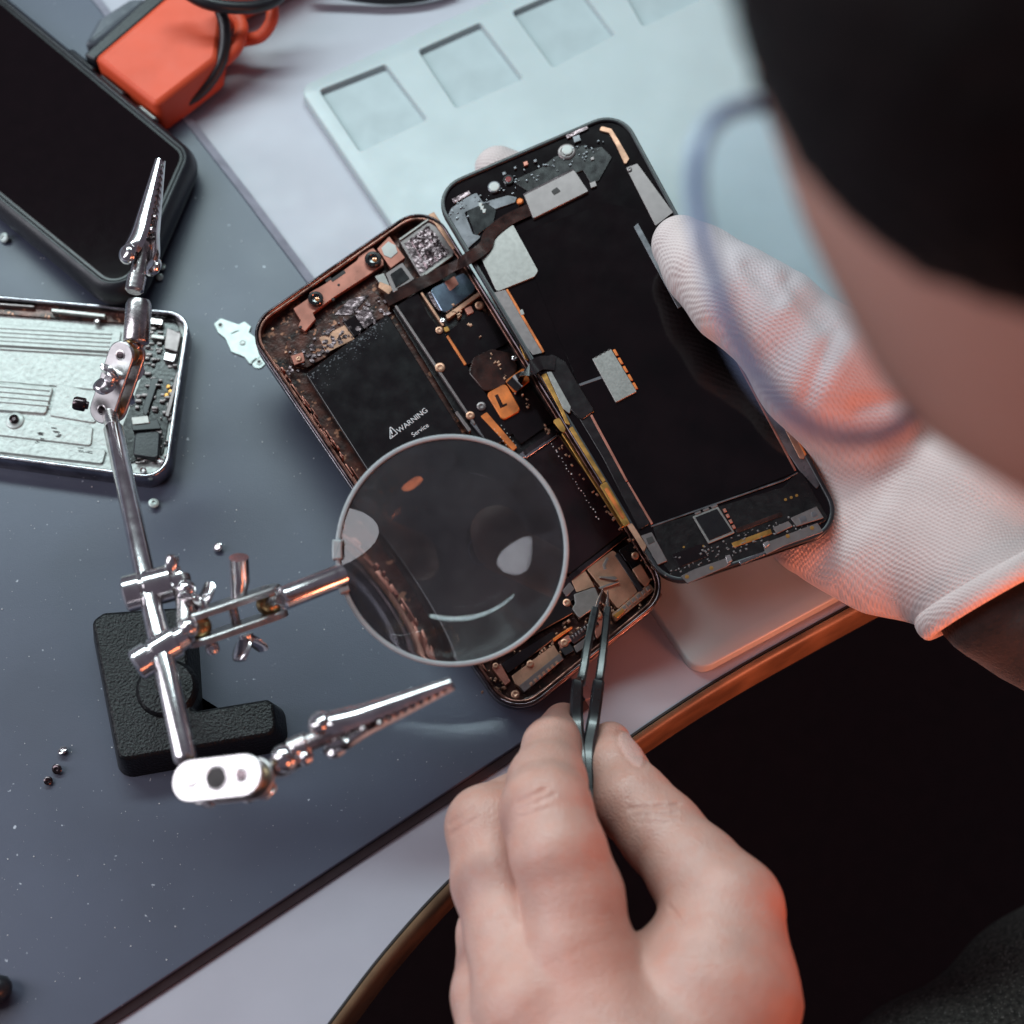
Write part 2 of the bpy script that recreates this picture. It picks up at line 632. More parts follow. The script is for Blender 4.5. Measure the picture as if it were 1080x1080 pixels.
build('lit_edge', bm, MAT['mat_lit_edge'], mat_o)

# ------------------------------------------------------------------ white tray with square wells
TR = Flat(5.0)
tray = empty('parts_tray', loc=tuple(P(560, 350, 0)), label="frosted white plastic tray with square wells along its far side, under the open phone", cat="tray")
tray_px = [(314, 92), (735, 710), (1010, 560), (1080, 440), (830, -60), (700, -200), (520, -5)]
bm = bmesh.new()
wells = [[(335.5, 95), (407, 67), (452, 126), (379.5, 161)], [(440, 53), (507, 23), (553, 83), (481, 115)],
         [(539, 12), (608, -18), (650, 37), (583, 72)], [(642, -36), (706, -66), (740, 0), (678, 29)]]
tp = ccw(TR.pts([(314, 92), (735, 710), (1040, 545), (760, -112)]))
tpo = fillet(tp, [5.5, 6.5, 5, 5], 6)
# body: outline, eased edge, top sheet with square holes whose walls go down to the well floors
at = lambda q, z: [(x, y, z) for x, y in q]
vr = loops(bm, [at(inset(tpo, -.2), .12), at(tpo, 4.2), at(inset(tpo, .35), 4.75), at(inset(tpo, .9), 5.0)], True, False)
edges = [bm.edges.get((vr[-1][i], vr[-1][(i + 1) % len(tpo)])) for i in range(len(tpo))]
wl = []
for w in wells:
    q = fillet(ccw(TR.pts(w)), 1.6, 3)
    t = [bm.verts.new((x, y, 5.0)) for x, y in q]
    t2 = [bm.verts.new((x, y, 4.4)) for x, y in inset(q, .5)]
    lowr = [bm.verts.new((x, y, 2.6)) for x, y in inset(q, .8)]
    for i in range(len(q)):
        j = (i + 1) % len(q)
        edges.append(bm.edges.new((t[i], t[j])))
        bm.faces.new((t[i], t[j], t2[j], t2[i]))
        bm.faces.new((t2[i], t2[j], lowr[j], lowr[i]))
    wl.append(q)
bmesh.ops.triangle_fill(bm, use_beauty=True, use_dissolve=False, edges=edges)
build('tray_body', bm, MAT['tray'], tray)
for q in wl:
    bm = bmesh.new()
    prism(bm, inset(q, .78), 2.0, 2.65, 0)
    build('well_floor', bm, MAT['well'], tray)

# ------------------------------------------------------------------ orange tool with cables
TO = Flat(20)
tool = empty('orange_tool', loc=tuple(P(165, 60, 0)), label="orange and black hand tool lying behind the black phone at the far edge", cat="tool")
bm = bmesh.new()
prism(bm, fillet(TO.pts([(99, 60), (172, -2), (300, -90), (345, -60), (238, -2), (229, 62), (164, 112)], 0), [2, 1, 3, 3, 5, 5, 3]), 3, 20, 2.2)
build('orange_body', bm, MAT['orange'], tool)
bm = bmesh.new()
prism(bm, fillet(TO.pts([(86, 52), (152, -8), (280, -100), (298, -91), (170, -3), (98, 58)], 0), 1), 2, 17, 1)
build('black_spine', bm, MAT['black_soft'], tool)
bm = bmesh.new()
q = P(118, 18, 30)
prism(bm, fillet(TO.pts([(84, 38), (100, 10), (135, -12), (160, -12), (140, 4), (98, 38)]), 5), 5, 15, 2)
build('smoky_guard', bm, MAT['grey_clear'], tool)
bm = bmesh.new()
tube(bm, spline([P(180, -20, 36), P(215, 2, 34), P(255, 8, 30), P(286, 2, 26), P(310, -20, 24)]), 2.6)
build('black_lead', bm, MAT['black_plastic'], tool)
bm = bmesh.new()
tube(bm, spline([P(226, -4, 28), P(237, 28, 24), P(234, 62, 17), P(216, 92, 10), P(190, 109, 7), P(150, 118, 6)]), 2.4)
build('black_lead', bm, MAT['black_plastic'], tool)
bm = bmesh.new()
tube(bm, spline([P(238, 6, 18), P(254, 25, 17), P(250, 48, 18), P(235, 64, 14), P(222, 66, 10)]), 2.7)
build('orange_lead', bm, MAT['orange'], tool)
bm = bmesh.new()
tube(bm, spline([P(286, 0, 20), P(287, 20, 18), P(275, 38, 14), P(252, 44, 10), P(230, 55, 8)]), 2.5)
build('orange_lead', bm, MAT['orange'], tool)
bm = bmesh.new()
tube(bm, spline([P(330, -14, 8), P(370, -4, 5), P(410, 0, 4), P(450, -4, 4), P(480, -16, 5)]), 2.0)
tag(build('cable', bm, MAT['black_plastic']), "thin black cable crossing the desk at the very top of the photo", "cable")

# ------------------------------------------------------------------ black-cased phone
PH = Plane((60, 160), 18, 0, 4, ((0, 10), (170, 150)))
phone = empty('cased_phone', PH.M, "phone in a black soft case with a dark glossy screen", "phone")
oc = ccw(PH.pts([(-110, -105), (210, 158), (134, 331), (-175, 78)]))
o1 = fillet(oc, [12, 12, 12, 12], 10)
bm = bmesh.new()
at = lambda q, z: [(x, y, z) for x, y in q]
loops(bm, [at(inset(o1, 3.2), -12.4), at(inset(o1, 1.2), -11.6), at(inset(o1, .2), -9), at(o1, -6.8), at(inset(o1, .25), -5), at(inset(o1, .9), -3), at(inset(o1, 1.9), -1.3), at(inset(o1, 3.0), -.35), at(inset(o1, 3.7), 0), at(inset(o1, 4.1), -.15),
           at(inset(o1, 4.4), -1.0)], True, True)
build('soft_case', bm, MAT['black_soft'], phone, PH.M, angle=60)
bm = bmesh.new()
prism(bm, inset(o1, 4.5), -1.6, -.55, .3)
build('screen_bezel', bm, MAT['black_plastic'], phone, PH.M)
bm = bmesh.new()
prism(bm, inset(o1, 5.6), -.9, -.42, .12)
build('screen', bm, MAT['screen'], phone, PH.M)
yy = max(v for _, v in o1)
sl = Matrix(((1, 0, 0, 0), (0, .67, .74, (yy - 1.25) * .001), (0, -.74, .67, -.0022), (0, 0, 0, 1)))
for a, b in (((72, 50), (97, 71)), ((104, 77), (129, 97))):
    u0, u1 = PH.at(*a), PH.at(*b)
    bm = bmesh.new()
    prism(bm, fillet([(u0[0], -1.3), (u1[0], -1.3), (u1[0], 1.5), (u0[0], 1.5)], 1.0), -.6, .55, .3)
    build('volume_button', bm, MAT['black_soft'], phone, PH.M @ sl)
u0, u1 = PH.at(141, 110), PH.at(161, 126)
bm = bmesh.new()
prism(bm, fillet([(u0[0], -1.6), (u1[0], -1.6), (u1[0], 1.8), (u0[0], 1.8)], 1.5), -.8, .2, .1)
build('switch_slot', bm, MAT['black_plastic'], phone, PH.M @ sl)
bm = bmesh.new()
prism(bm, fillet([(u0[0] + 1.1, -.5), (u1[0] - 1.1, -.5), (u1[0] - 1.1, .6), (u0[0] + 1.1, .6)], .4), -.2, .5, .15)
build('silent_switch', bm, MAT['white_metal'], phone, PH.M @ sl)

# ------------------------------------------------------------------ silver phone housing on the mat
HS = Plane((100, 410), 12.0, 0, 0, ((0, 312), (150, 325)))
hous = empty('phone_housing', HS.M, "empty silver aluminium phone housing lying open on the mat", "phone housing")
hc = ccw(HS.pts([(-150, 298), (201, 329), (176, 507), (-160, 462)]))
h1 = fillet(hc, 8.5, 8)
bm = bmesh.new()
frame_ring(bm, h1, inset(h1, 1.5), -8.4, 0, .4)
build('housing_frame', bm, MAT['steel'], hous, HS.M)
bm = bmesh.new()
prism(bm, inset(h1, .9), -8.2, -4.2, 0)
build('back_plate', bm, MAT['alu'], hous, HS.M)
# raised milled lands of the bright floor
for pp, h in ((((-60, 338), (128, 349), (124, 372), (-60, 358)), -3.4), (((-60, 362), (122, 376), (112, 412), (-60, 396)), -3.7), (((-60, 400), (56, 408), (48, 436), (-60, 428)), -3.2),
              (((60, 404), (112, 416), (100, 446), (52, 438)), -3.6), (((-60, 432), (98, 450), (96, 470), (-60, 452)), -3.55), (((-60, 455), (112, 474), (108, 489), (-60, 470)), -3.3)):
    bm = bmesh.new()
    prism(bm, fillet(HS.pts(pp, h), 1), -4.3, h, .25)
    build('milled_land', bm, MAT['alu'], hous, HS.M)
for k in range(6):
    y0 = 345 + k * 4.4
    bm = bmesh.new()
    prism(bm, HS.pts([(-40, y0 - 3), (118 - k, y0 + 6), (118 - k, y0 + 7.6), (-40, y0 - 1.4)], -3), -3.5, -3.0, .1)
    build('floor_ridge', bm, MAT['alu_plain'], hous, HS.M)
for k in range(5):
    y0 = 404 + k * 5.4
    bm = bmesh.new()
    prism(bm, HS.pts([(-40, y0 - 7), (52, y0 + 1.5), (52, y0 + 2.8), (-40, y0 - 5.4)], -2.8), -3.3, -2.75, .1)
    build('floor_ridge', bm, MAT['alu_plain'], hous, HS.M)


def hpart(name, pp, z0, z1, mat, rnd=.4, bev=.2, label=None):
    bm = bmesh.new()
    prism(bm, fillet(HS.pts(pp, z1), rnd, 3), z0, z1, bev)
    return tag(build(name, bm, MAT[mat], hous, HS.M), label)


hpart('side_channel', [(-60, 312), (148, 328), (148, 342), (-60, 327)], -6, -3.0, 'floor_dark')
hpart('channel_rail', [(-20, 318), (36, 322), (36, 324), (-20, 320)], -4, -1.2, 'silver')
hpart('channel_rail', [(54, 325), (111, 331), (111, 334.5), (54, 328.5)], -4, -.9, 'silver_clean')
hpart('corner_tray', [(142, 330), (186, 338), (192, 356), (172, 480), (120, 492), (128, 452), (148, 400)], -6, -3.6, 'pcb', 2)
hpart('antenna_block', [(176, 345), (191, 352), (187, 371), (173, 367)], -4, -1.2, 'silver')
hpart('antenna_block', [(174, 371), (186, 374), (183, 382), (172, 379)], -4, -1.5, 'chrome_dull')
hpart('antenna_block', [(160, 352), (174, 354), (173, 358), (159, 356)], -4, -1.3, 'silver_clean')
hpart('antenna_block', [(152, 334), (172, 337), (171, 343), (151, 340)], -4, -1.4, 'chrome_dull')
hpart('inner_rail', [(160, 398), (168, 399), (154, 440), (150, 432)], -4, -2.4, 'black_plastic')
hpart('inner_rail', [(186, 392), (190, 393), (178, 440), (174, 438)], -4, -1.6, 'silver')
hpart('speaker_block', [(142, 456), (169, 454), (167, 484), (140, 480)], -4, -.9, 'black_soft', 1.4, .5)
hpart('speaker_gasket', [(138, 446), (166, 442), (170, 452), (140, 454)], -4, -1.8, 'black_plastic')
hpart('port_block', [(138, 440), (156, 438), (158, 446), (140, 448)], -4, -1.4, 'silver_clean')
for q in ((178, 408), (174, 412), (176, 403)):
    bm = bmesh.new()
    lathe(bm, (*HS.at(*q), -3.7), (0, 0, 1), [(0, .9), (.5, .9), (.7, .6)], 12)
    build('gold_pad', bm, MAT['gold'], hous, HS.M)
# threaded boss, DM code, and print on the bright floor
bm = bmesh.new()
c = HS.at(13, 439)
lathe(bm, (*c, -4), (0, 0, 1), [(0, 3.4), (.9, 3.2), (1.2, 2.6), (1.25, 2.0)], 20)
build('camera_boss', bm, MAT['alu_plain'], hous, HS.M)
bm = bmesh.new()
lathe(bm, (*c, -3.0), (0, 0, 1), [(0, 1.7), (1.2, 1.7), (1.5, 1.2), (1.0, .7)], 18)
build('boss_socket', bm, MAT['steel_dark'], hous, HS.M)
ug, vg = Vector(HS.at(66, 462)), Vector(HS.at(80, 463))
bm = bmesh.new()
for q, w in (((40, 458), 5), ((45, 464), 4), ((56, 452), 6), ((58, 460), 4), ((84, 474), 6), ((92, 478), 5), ((38, 466), 3)):
    for k in range(3):
        x, y = q[0] + random.uniform(-3, 3), q[1] + random.uniform(-3, 3)
        prism(bm, HS.pts([(x, y), (x + w, y + .8), (x + w, y + 1.5), (x, y + .7)], -3.2), -3.32, -3.24, 0)
tag(build('faded_print', bm, MAT['seam'], hous, HS.M), kind=None)
for q in ((187, 350), (146, 338), (168, 484), (126, 482), (150, 494), (101, 336)):
    bm = bmesh.new()
    lathe(bm, (*HS.at(*q), -3.2), (0, 0, 1), [(0, 1.2), (1.6, 1.2), (1.9, .9), (1.5, .5)], 14)
    build('frame_screw', bm, MAT['chrome_dull'], hous, HS.M)
bm = bmesh.new()                                            # tiny connectors and springs, too many to pick apart
for k in range(120):
    t = random.random()
    x = 150 + 38 * random.random() - 12 * t
    y = 340 + 145 * t + random.uniform(-4, 4)
    u, v = HS.at(x, y)
    a, w = random.uniform(.3, 1.1), random.uniform(.25, .6)
    prism(bm, [(u - a, v - w), (u + a, v - w), (u + a, v + w), (u - a, v + w)], -3.7, -3.3 + random.random() * 1.2, .08)
tag(build('small_contacts', bm, MAT['silver'], hous, HS.M), kind='stuff')

# ------------------------------------------------------------------ loose bracket and screws on the mat
zm = 3.42
BR = Plane((255, 360), zm + .6, 0, 0, ((0, 540), (1080, 540)))
br = empty('loose_bracket', BR.M, "small pale metal bracket with two screw eyes lying loose on the mat", "bracket")
cx = lambda x, y: (60 + x / 3.6, 150 + y / 3.6)
bp = fillet(BR.pts([cx(*q) for q in ((596, 690), (622, 668), (690, 692), (712, 680), (738, 700), (728, 722), (760, 745), (790, 800), (735, 845), (712, 815), (662, 795), (640, 745), (612, 722))]), .7, 4)
hole_c = BR.at(*cx(621, 694))
bm = bmesh.new()
prism(bm, bp, -.45, .1, .12)
build('bracket_plate', bm, MAT['white_metal'], br, BR.M)
bm = bmesh.new()
prism(bm, stadium(BR.at(*cx(765, 838)), BR.at(*cx(772, 830)), 2.2), -.5, -.1, .1)
build('bracket_eye', bm, MAT['white_metal'], br, BR.M)
for q, rr in ((cx(621, 694), .75), (cx(768, 834), .7)):
    bm = bmesh.new()
    c = BR.at(*q)
    lathe(bm, (*c, -.2), (0, 0, 1), [(0, rr + .45), (.42, rr + .45), (.42, rr), (.2, rr * .9)], 16, False, False)
    build('eye_rim', bm, MAT['alu_plain'], br, BR.M)
    bm = bmesh.new()
    lathe(bm, (*c, -.2), (0, 0, 1), [(0, rr), (.34, rr)], 14)
    build('eye_hole', bm, MAT['seam'], br, BR.M)
bm = bmesh.new()
prism(bm, stadium(BR.at(*cx(664, 726)), BR.at(*cx(690, 716)), .22), 0, .16, 0)
prism(bm, stadium(BR.at(*cx(740, 836)), BR.at(*cx(756, 822)), .25), 0, .16, 0)
build('bracket_slot', bm, MAT['seam'], br, BR.M)
bm = bmesh.new()
lathe(bm, (*BR.at(*cx(705, 762)), 0), (0, 0, 1), [(0, 1.2), (.3, 1.1), (.4, .8), (.3, .6)], 16)
build('bracket_boss', bm, MAT['alu_plain'], br, BR.M)


def make_screw():
    bm = bmesh.new()
    prof = [(0, .55), (.8, .55), (.85, 1.5), (1.25, 1.55), (1.55, 1.2), (1.58, .62), (1.2, .5), (1.15, .1)]
    lathe(bm, (0, 0, 0), (0, 0, 1), prof, 18)
    return bm


scr = [((7, 252), 'white_metal', "bright screw by the lower long edge of the black phone", 1.25),
       ((162, 533), 'white_metal', "pale screw on the mat just below the corner of the silver housing", 1.2),
       ((232, 578), 'chrome', "shiny screw on the mat between the rod and the magnifier joint", 1.1),
       ((68, 794), 'chrome', "brightest of the three tiny screws left of the black base", 1.1),
       ((62, 811), 'steel_dark', "middle dark screw of the three left of the black base", 1.1),
       ((51, 824), 'steel_dark', "lowest dark screw of the three left of the black base", .95),
       ((172, 284), 'white_metal', "pale screw beside the tip clip near the black phone's corner", .95),
       ((169, 293), 'white_metal', "pale screw tucked under the upper clip, lower of two", .85)]
base_me = None
for (q, mt, lab, sc) in scr:
    o = build('loose_screw', make_screw(), MAT[mt])
    tilt = Matrix.Rotation(random.uniform(-.5, .5), 4, 'X') @ Matrix.Rotation(random.uniform(-.4, .4), 4, 'Y')
    o.matrix_basis = Matrix.Translation(P(*q, zm) * .001 + Vector((0, 0, .0004))) @ tilt @ Matrix.Scale(sc, 4)
    tag(o, lab, "screw", "loose screws on the mat")
bm = bmesh.new()
ha, hb = P(-70, 1062, zm + 5), P(2, 1041, zm + 5)
lathe(bm, ha, hb - ha, [(0, 4.6), (18, 4.8), (21, 4.2), (23.5, 2.8), (24.3, 1.0)], 20)
tag(build('tool_handle', bm, MAT['black_plastic']), "black rounded handle end poking in at the lower left edge of the mat", "tool handle")
bm = bmesh.new()                                            # lint and metal dust on the rubber
for k in range(850):
    q = (random.uniform(0, 520), random.uniform(240, 1060))
    if (q[0] - 100) * .66 + q[1] > 1075:
        continue
    p = P(*q, zm)
    r = random.choice((.05, .06, .07, .07, .08, .1, .13, .22)) * random.uniform(.7, 1.2)
    a = random.uniform(0, 3)
    pts = [(p.x + r * math.cos(a + t) * random.uniform(.6, 1.3), p.y + r * math.sin(a + t) * random.uniform(.6, 1.3)) for t in (0, 1.3, 2.5, 3.8, 5)]
    prism(bm, pts, zm - .05, zm + r * .8, 0)
tag(build('dust_specks', bm, MAT['print']), "white dust and metal crumbs scattered over the blue grey mat", "dust", kind='stuff')
# ------------------------------------------------------------------ the opened phone: chassis half
CH = Plane((570, 400), 27, 3, -6, ((257, 345), (452, 210)))
DI = Plane((585, 420), 40, -5, -6, ((452, 201), (655, 114)))
c5 = lambda x, y: (260 + x / 3.6, 110 + y / 3.6)
c6 = lambda x, y: (440 + x / 3.6, 110 + y / 3.6)
c8 = lambda x, y: (480 + x / 3.6, 360 + y / 3.6)
c7 = lambda x, y: (320 + x / 3.375, 430 + y / 3.375)
cb = lambda x, y: (480 + x / 4.154, 540 + y / 4.154)
cd = lambda x, y: (660 + x / 4.154, 380 + y / 4.154)
op = empty('open_phone', CH.M, "smartphone opened like a book, battery and boards bare, held by the white glove", "phone")


def part(name, plane, pp, z0, z1, mat, par=None, rnd=.35, bev=.12, crop=None, label=None, kind=None):
    if crop:
        pp = [crop(*q) for q in pp]
    bm = bmesh.new()
    prism(bm, fillet(plane.pts(pp, z1), rnd, 3), z0, z1, bev)
    return tag(build(name, bm, MAT[mat], par or op, plane.M), label, kind=kind)


def drum(name, plane, q, prof, mat, par=None, seg=18, crop=None):
    if crop:
        q = crop(*q)
    bm = bmesh.new()
    top = max(t for t, _ in prof)
    lathe(bm, (*plane.at(*q, top), 0), (0, 0, 1), prof, seg)
    return build(name, bm, MAT[mat], par or op, plane.M)


def screw_at(plane, q, z, r, mat='copper', par=None, crop=None):
    o = drum('board_screw', plane, q, [(z - .6, r), (z + .25, r), (z + .4, r * .8), (z + .42, r * .5), (z + .2, r * .42), (z + .15, .05)], mat, par, 14, crop)
    return o


cc = ccw(CH.pts([(257, 345), (452, 210), (708, 625), (540, 762)]))
co = fillet(cc, [11.5] * 4, 9)
bm = bmesh.new()
frame_ring(bm, co, inset(co, 1.1), -6.6, .3, .45)
build('steel_band', bm, MAT['steel_dark'], op, CH.M)
bm = bmesh.new()
ci = inset(co, 1.15)
frame_ring(bm, ci, inset(ci, 1.0), -5.6, -.35, .2)
build('inner_lip', bm, MAT['lip'], op, CH.M)  # orange reflections along the flank put into the metal's colour
bm = bmesh.new()
ci2 = inset(co, .35)
frame_ring(bm, inset(co, -.12), ci2, -2.3, -1.9, .1)
build('antenna_groove', bm, MAT['steel'], op, CH.M)
bm = bmesh.new()
prism(bm, inset(co, 1.4), -6.4, -4.4, 0)
build('chassis_floor', bm, MAT['floor_dark'], op, CH.M)
# camera and sensor bay along the top edge
part('sensor_bracket', CH, [(178, 775), (232, 738), (240, 715), (300, 680), (420, 592), (432, 560), (482, 545), (520, 592), (520, 610), (452, 655), (335, 730), (252, 792), (262, 815), (222, 862), (196, 842), (206, 820)], -3.2, -1.2, 'salmon', crop=c5, rnd=.25)
part('bracket_notch', CH, [(318, 664), (370, 628), (378, 640), (326, 676)], -2, -1.14, 'seam', crop=c5)
part('bracket_notch', CH, [(296, 668), (318, 652), (324, 662), (304, 676)], -2, -1.14, 'seam', crop=c5)
for q, r in (((262, 735), 2.7), ((480, 585), 2.95)):
    o = drum('front_camera', CH, q, [(-2.5, r), (.3, r), (.55, r * .92), (.6, r * .62), (.2, r * .5), (0, .1)], 'lens_black', crop=c5, seg=22)
    drum('core_highlight', CH, (q[0] + 6, q[1] + 4), [(-.1, r * .30), (.32, r * .28), (.42, r * .1)], 'amber', o, crop=c5)  # orange highlight at the lens centre, put into the colour
for q in ((350, 685), (330, 740), (205, 845), (100, 852), (150, 940)):
    drum('rivet', CH, q, [(-2, .55), (-1.1, .5), (-1.0, .3)], 'seam' if q[0] > 200 else 'copper', crop=c5)
part('flood_module', CH, [(496, 548), (542, 500), (602, 582), (548, 622)], -3, -.7, 'salmon', crop=c5)
o = part('flood_window', CH, [(512, 545), (538, 520), (566, 535), (574, 562), (548, 584), (522, 572)], -1, -.45, 'pale_sensor', crop=c5)
part('proximity_frame', CH, [(528, 642), (592, 600), (638, 662), (558, 716)], -3, -.5, 'silver', crop=c5)
part('proximity_window', CH, [(545, 645), (588, 617), (620, 662), (566, 698)], -1, -.32, 'lens_black', crop=c5)
part('silver_strip', CH, [(486, 652), (522, 640), (556, 715), (536, 722)], -3, -.9, 'silver_clean', crop=c5)
part('silver_strip', CH, [(505, 672), (548, 690), (556, 702), (540, 722), (500, 694)], -3, -.8, 'copper', crop=c5)
part('camera_shield', CH, [(578, 515), (695, 425), (792, 562), (662, 656)], -4, -.9, 'silver', crop=c5)
bm = bmesh.new()                                            # torn foil film on the rear camera shield
pq = [c5(*q) for q in ((600, 525), (692, 455), (772, 560), (660, 640))]
N = 20
vv = []
for i in range(N + 1):
    row = []
    for j in range(N + 1):
        a, b = i / N, j / N
        x = (pq[0][0] * (1 - a) + pq[1][0] * a) * (1 - b) + (pq[3][0] * (1 - a) + pq[2][0] * a) * b
        y = (pq[0][1] * (1 - a) + pq[1][1] * a) * (1 - b) + (pq[3][1] * (1 - a) + pq[2][1] * a) * b
        u, v = CH.at(x, y)
        row.append(bm.verts.new((u + random.uniform(-.3, .3), v + random.uniform(-.3, .3), -.75 + random.uniform(0, .55) * (0.2 < a < .95))))
    vv.append(row)
for i in range(N):
    for j in range(N):
        bm.faces.new((vv[i][j], vv[i + 1][j], vv[i + 1][j + 1], vv[i][j + 1]))
build('torn_foil', bm, MAT['foil'], op, CH.M, angle=20)
part('foil_edge', CH, [(578, 510), (690, 432), (694, 438), (582, 518)], -1.5, -.2, 'silver_clean', crop=c5)
part('foil_edge', CH, [(664, 646), (780, 566), (786, 574), (670, 656)], -1.5, -.2, 'silver_clean', crop=c5)
part('corner_wall', CH, [(690, 418), (712, 408), (800, 540), (784, 552)], -4, -.3, 'copper', crop=c5)
part('corner_plate', CH, [(706, 430), (790, 560), (815, 590), (790, 640), (760, 600), (740, 520)], -4, -2.2, 'pcb', crop=c5)
# dark wreck of tape, gold flakes
part('burnt_tape', CH, [(150, 900), (260, 850), (330, 780), (470, 700), (545, 760), (540, 800), (380, 870), (300, 960), (230, 1000), (170, 985)], -4.4, -2.6, 'floor_dark', crop=c5)
part('gold_flake', CH, [(275, 885), (372, 838), (412, 890), (302, 945)], -2.7, -2.3, 'copper', crop=c5)
part('black_chip', CH, [(368, 826), (412, 800), (446, 850), (410, 884)], -2.7, -1.8, 'black_gloss', crop=c5)
part('torn_label', CH, [(412, 800), (458, 766), (494, 820), (446, 852)], -2.7, -2.1, 'foil', crop=c5)
part('torn_label', CH, [(330, 800), (390, 740), (470, 720), (400, 800)], -2.7, -2.3, 'foil', crop=c5)
part('gold_flake', CH, [(168, 955), (214, 940), (222, 975), (182, 990)], -3, -1.6, 'salmon', crop=c5)
screw_at(CH, (198, 965), -1.6, 1.0, 'copper', crop=c5)
bm = bmesh.new()                                            # crusts of old glue and solder: thin ragged flakes
for k in range(90):
    q = c5(random.uniform(150, 560), 0)
    t = (q[0] - 300) / 115
    y = 388 - 72 * t + random.uniform(-16, 10)
    u, v = CH.at(q[0], y)
    r = random.uniform(.25, 1.1)
    prism(bm, [(u + r * math.cos(a) * random.uniform(.5, 1.3), v + r * math.sin(a) * random.uniform(.5, 1.3)) for a in (0, 1.1, 2.3, 3.4, 4.7, 5.6)], -2.7, -2.2 + random.random() * .5, 0)
tag(build('glue_crumbs', bm, MAT['foil'], op, CH.M), kind='stuff')
# battery, two cells
bat = part('battery', CH, [(322, 394), (409, 331), (606, 646), (516, 696)], -4.3, -.75, 'battery', rnd=1.0, bev=.35)
part('battery', CH, [(547, 487), (589, 457), (661, 558), (600, 606), (560, 560)], -4.3, -.8, 'battery_dark', rnd=1.0, bev=.35, label="smaller maroon black battery cell at the lower right")
part('battery_pull_tab', CH, [(560, 640), (604, 606), (616, 622), (572, 660)], -4.2, -1.2, 'battery_dark')
part('cell_rim', CH, [(540, 484), (586, 452), (589, 456), (546, 488)], -4, -.55, 'steel', crop=None)
part('cell_rim', CH, [(600, 607), (661, 560), (664, 564), (603, 612)], -4, -.6, 'steel_dark', crop=None)
bm = bmesh.new()
for k in range(26):
    a = k / 25
    q = c8(358 + 190 * a + random.uniform(-4, 4), 372 + 300 * a + random.uniform(-4, 4))
    u, v = CH.at(*q)
    r = random.uniform(.10, .28)
    prism(bm, circle((u, v), r, 5), -.82, -.72, 0)
tag(build('scratch_crumbs', bm, MAT['print'], op, CH.M), kind='stuff')


def text(body, q0, q1, size_px, plane, z, mat, par, name='printed_text'):
    cu = bpy.data.curves.new(name, 'FONT')
    cu.body = body
    s = plane.s(*q0)
    cu.size = size_px * s
    cu.extrude = .02
    t = bpy.data.objects.new(name, cu)
    COL.objects.link(t)
    bpy.context.view_layer.update()
    me = bpy.data.meshes.new_from_object(t.evaluated_get(bpy.context.evaluated_depsgraph_get()))
    bpy.data.objects.remove(t)
    bpy.data.curves.remove(cu)
    me.materials.clear()
    u0, u1 = Vector(plane.at(*q0, z)), Vector(plane.at(*q1, z))
    ang = math.atan2(*(u1 - u0).yx)
    me.transform(Matrix.Translation((u0.x, u0.y, z)) @ Matrix.Rotation(ang, 4, 'Z'))
    return finish(name, me, MAT[mat], par, plane.M, smooth=False)


text("WARNING", (421, 457), (446, 438), 8.2, CH, -.70, 'print', bat)
text("Service", (436, 461), (458, 446), 7.2, CH, -.70, 'print', bat)
tri = CH.pts([(411, 464), (420, 457), (411, 449)], -.7)
bm = bmesh.new()
frame_ring(bm, fillet(ccw(tri), .3, 3), inset(fillet(ccw(tri), .3, 3), .28), -.76, -.68, .01)
build('warning_triangle', bm, MAT['print'], bat, CH.M)
bm = bmesh.new()
prism(bm, CH.pts([(412.6, 459.5), (413.6, 458.8), (415, 461), (414, 461.6)], -.7), -.76, -.68, 0)
prism(bm, CH.pts([(411.6, 454), (412.6, 453.3), (414.2, 457.2), (413.2, 458)], -.7), -.76, -.68, 0)
build('warning_mark', bm, MAT['print'], bat, CH.M)
bm = bmesh.new()                                            # flecks of dried paste along the battery's top edge
for k in range(170):
    t, w = random.random(), abs(random.gauss(0, 1))
    x, y = 324 + 84 * t + 3 * w + random.uniform(-2, 2), 396 - 62 * t + 13 * w * (1.2 - t) + random.uniform(-3, 3)
    u, v = CH.at(x, y)
    r = random.uniform(.05, .30) * (1.2 if w < .5 else .7)
    prism(bm, [(u + r * math.cos(a_) * random.uniform(.4, 1.9), v + r * math.sin(a_) * random.uniform(.4, 1.3)) for a_ in (0, 1.1, 2.3, 3.4, 4.7, 5.6)], -.78, -.72, 0)
tag(build('paste_flecks', bm, MAT['grey_frame'], op, CH.M), kind='stuff')
# logic board with its black tape, rails and screws
part('logic_board', CH, [(414, 326), (476, 282), (600, 450), (552, 492), (520, 500)], -4.3, -2.6, 'pcb', rnd=.5)
sh = part('board_cover', CH, [(566, 768), (650, 712), (690, 800), (760, 880), (850, 1010), (1010, 1250), (930, 1310), (860, 1200)], -2.7, -1.0, 'black_gloss', crop=c5, rnd=.6)
part('cover_rail', CH, [(562, 766), (570, 761), (870, 1210), (862, 1216)], -3, -.62, 'silver', crop=c5)
part('cover_rail', CH, [(660, 716), (668, 712), (752, 838), (744, 842)], -3, -.5, 'copper', crop=c5)
part('cover_rail', CH, [(758, 880), (766, 876), (836, 985), (828, 992)], -3, -.5, 'copper_flex', crop=c5)
part('battery_bus', CH, [(8, 262), (0, 270), (52, 345), (62, 335)], -3, -.5, 'silver', crop=c8)
part('upper_shield', CH, [(752, 872), (872, 782), (930, 800), (1000, 900), (850, 985), (826, 990)], -3, -1.2, 'black_gloss', crop=c5, rnd=1)
part('mirror_cover', CH, [(694, 702), (826, 636), (870, 690), (866, 712), (762, 790), (742, 788)], -2.8, -.4, 'blue_reflection', crop=c5, rnd=1.6, bev=.3)  # blue reflection put into the plate's own colour
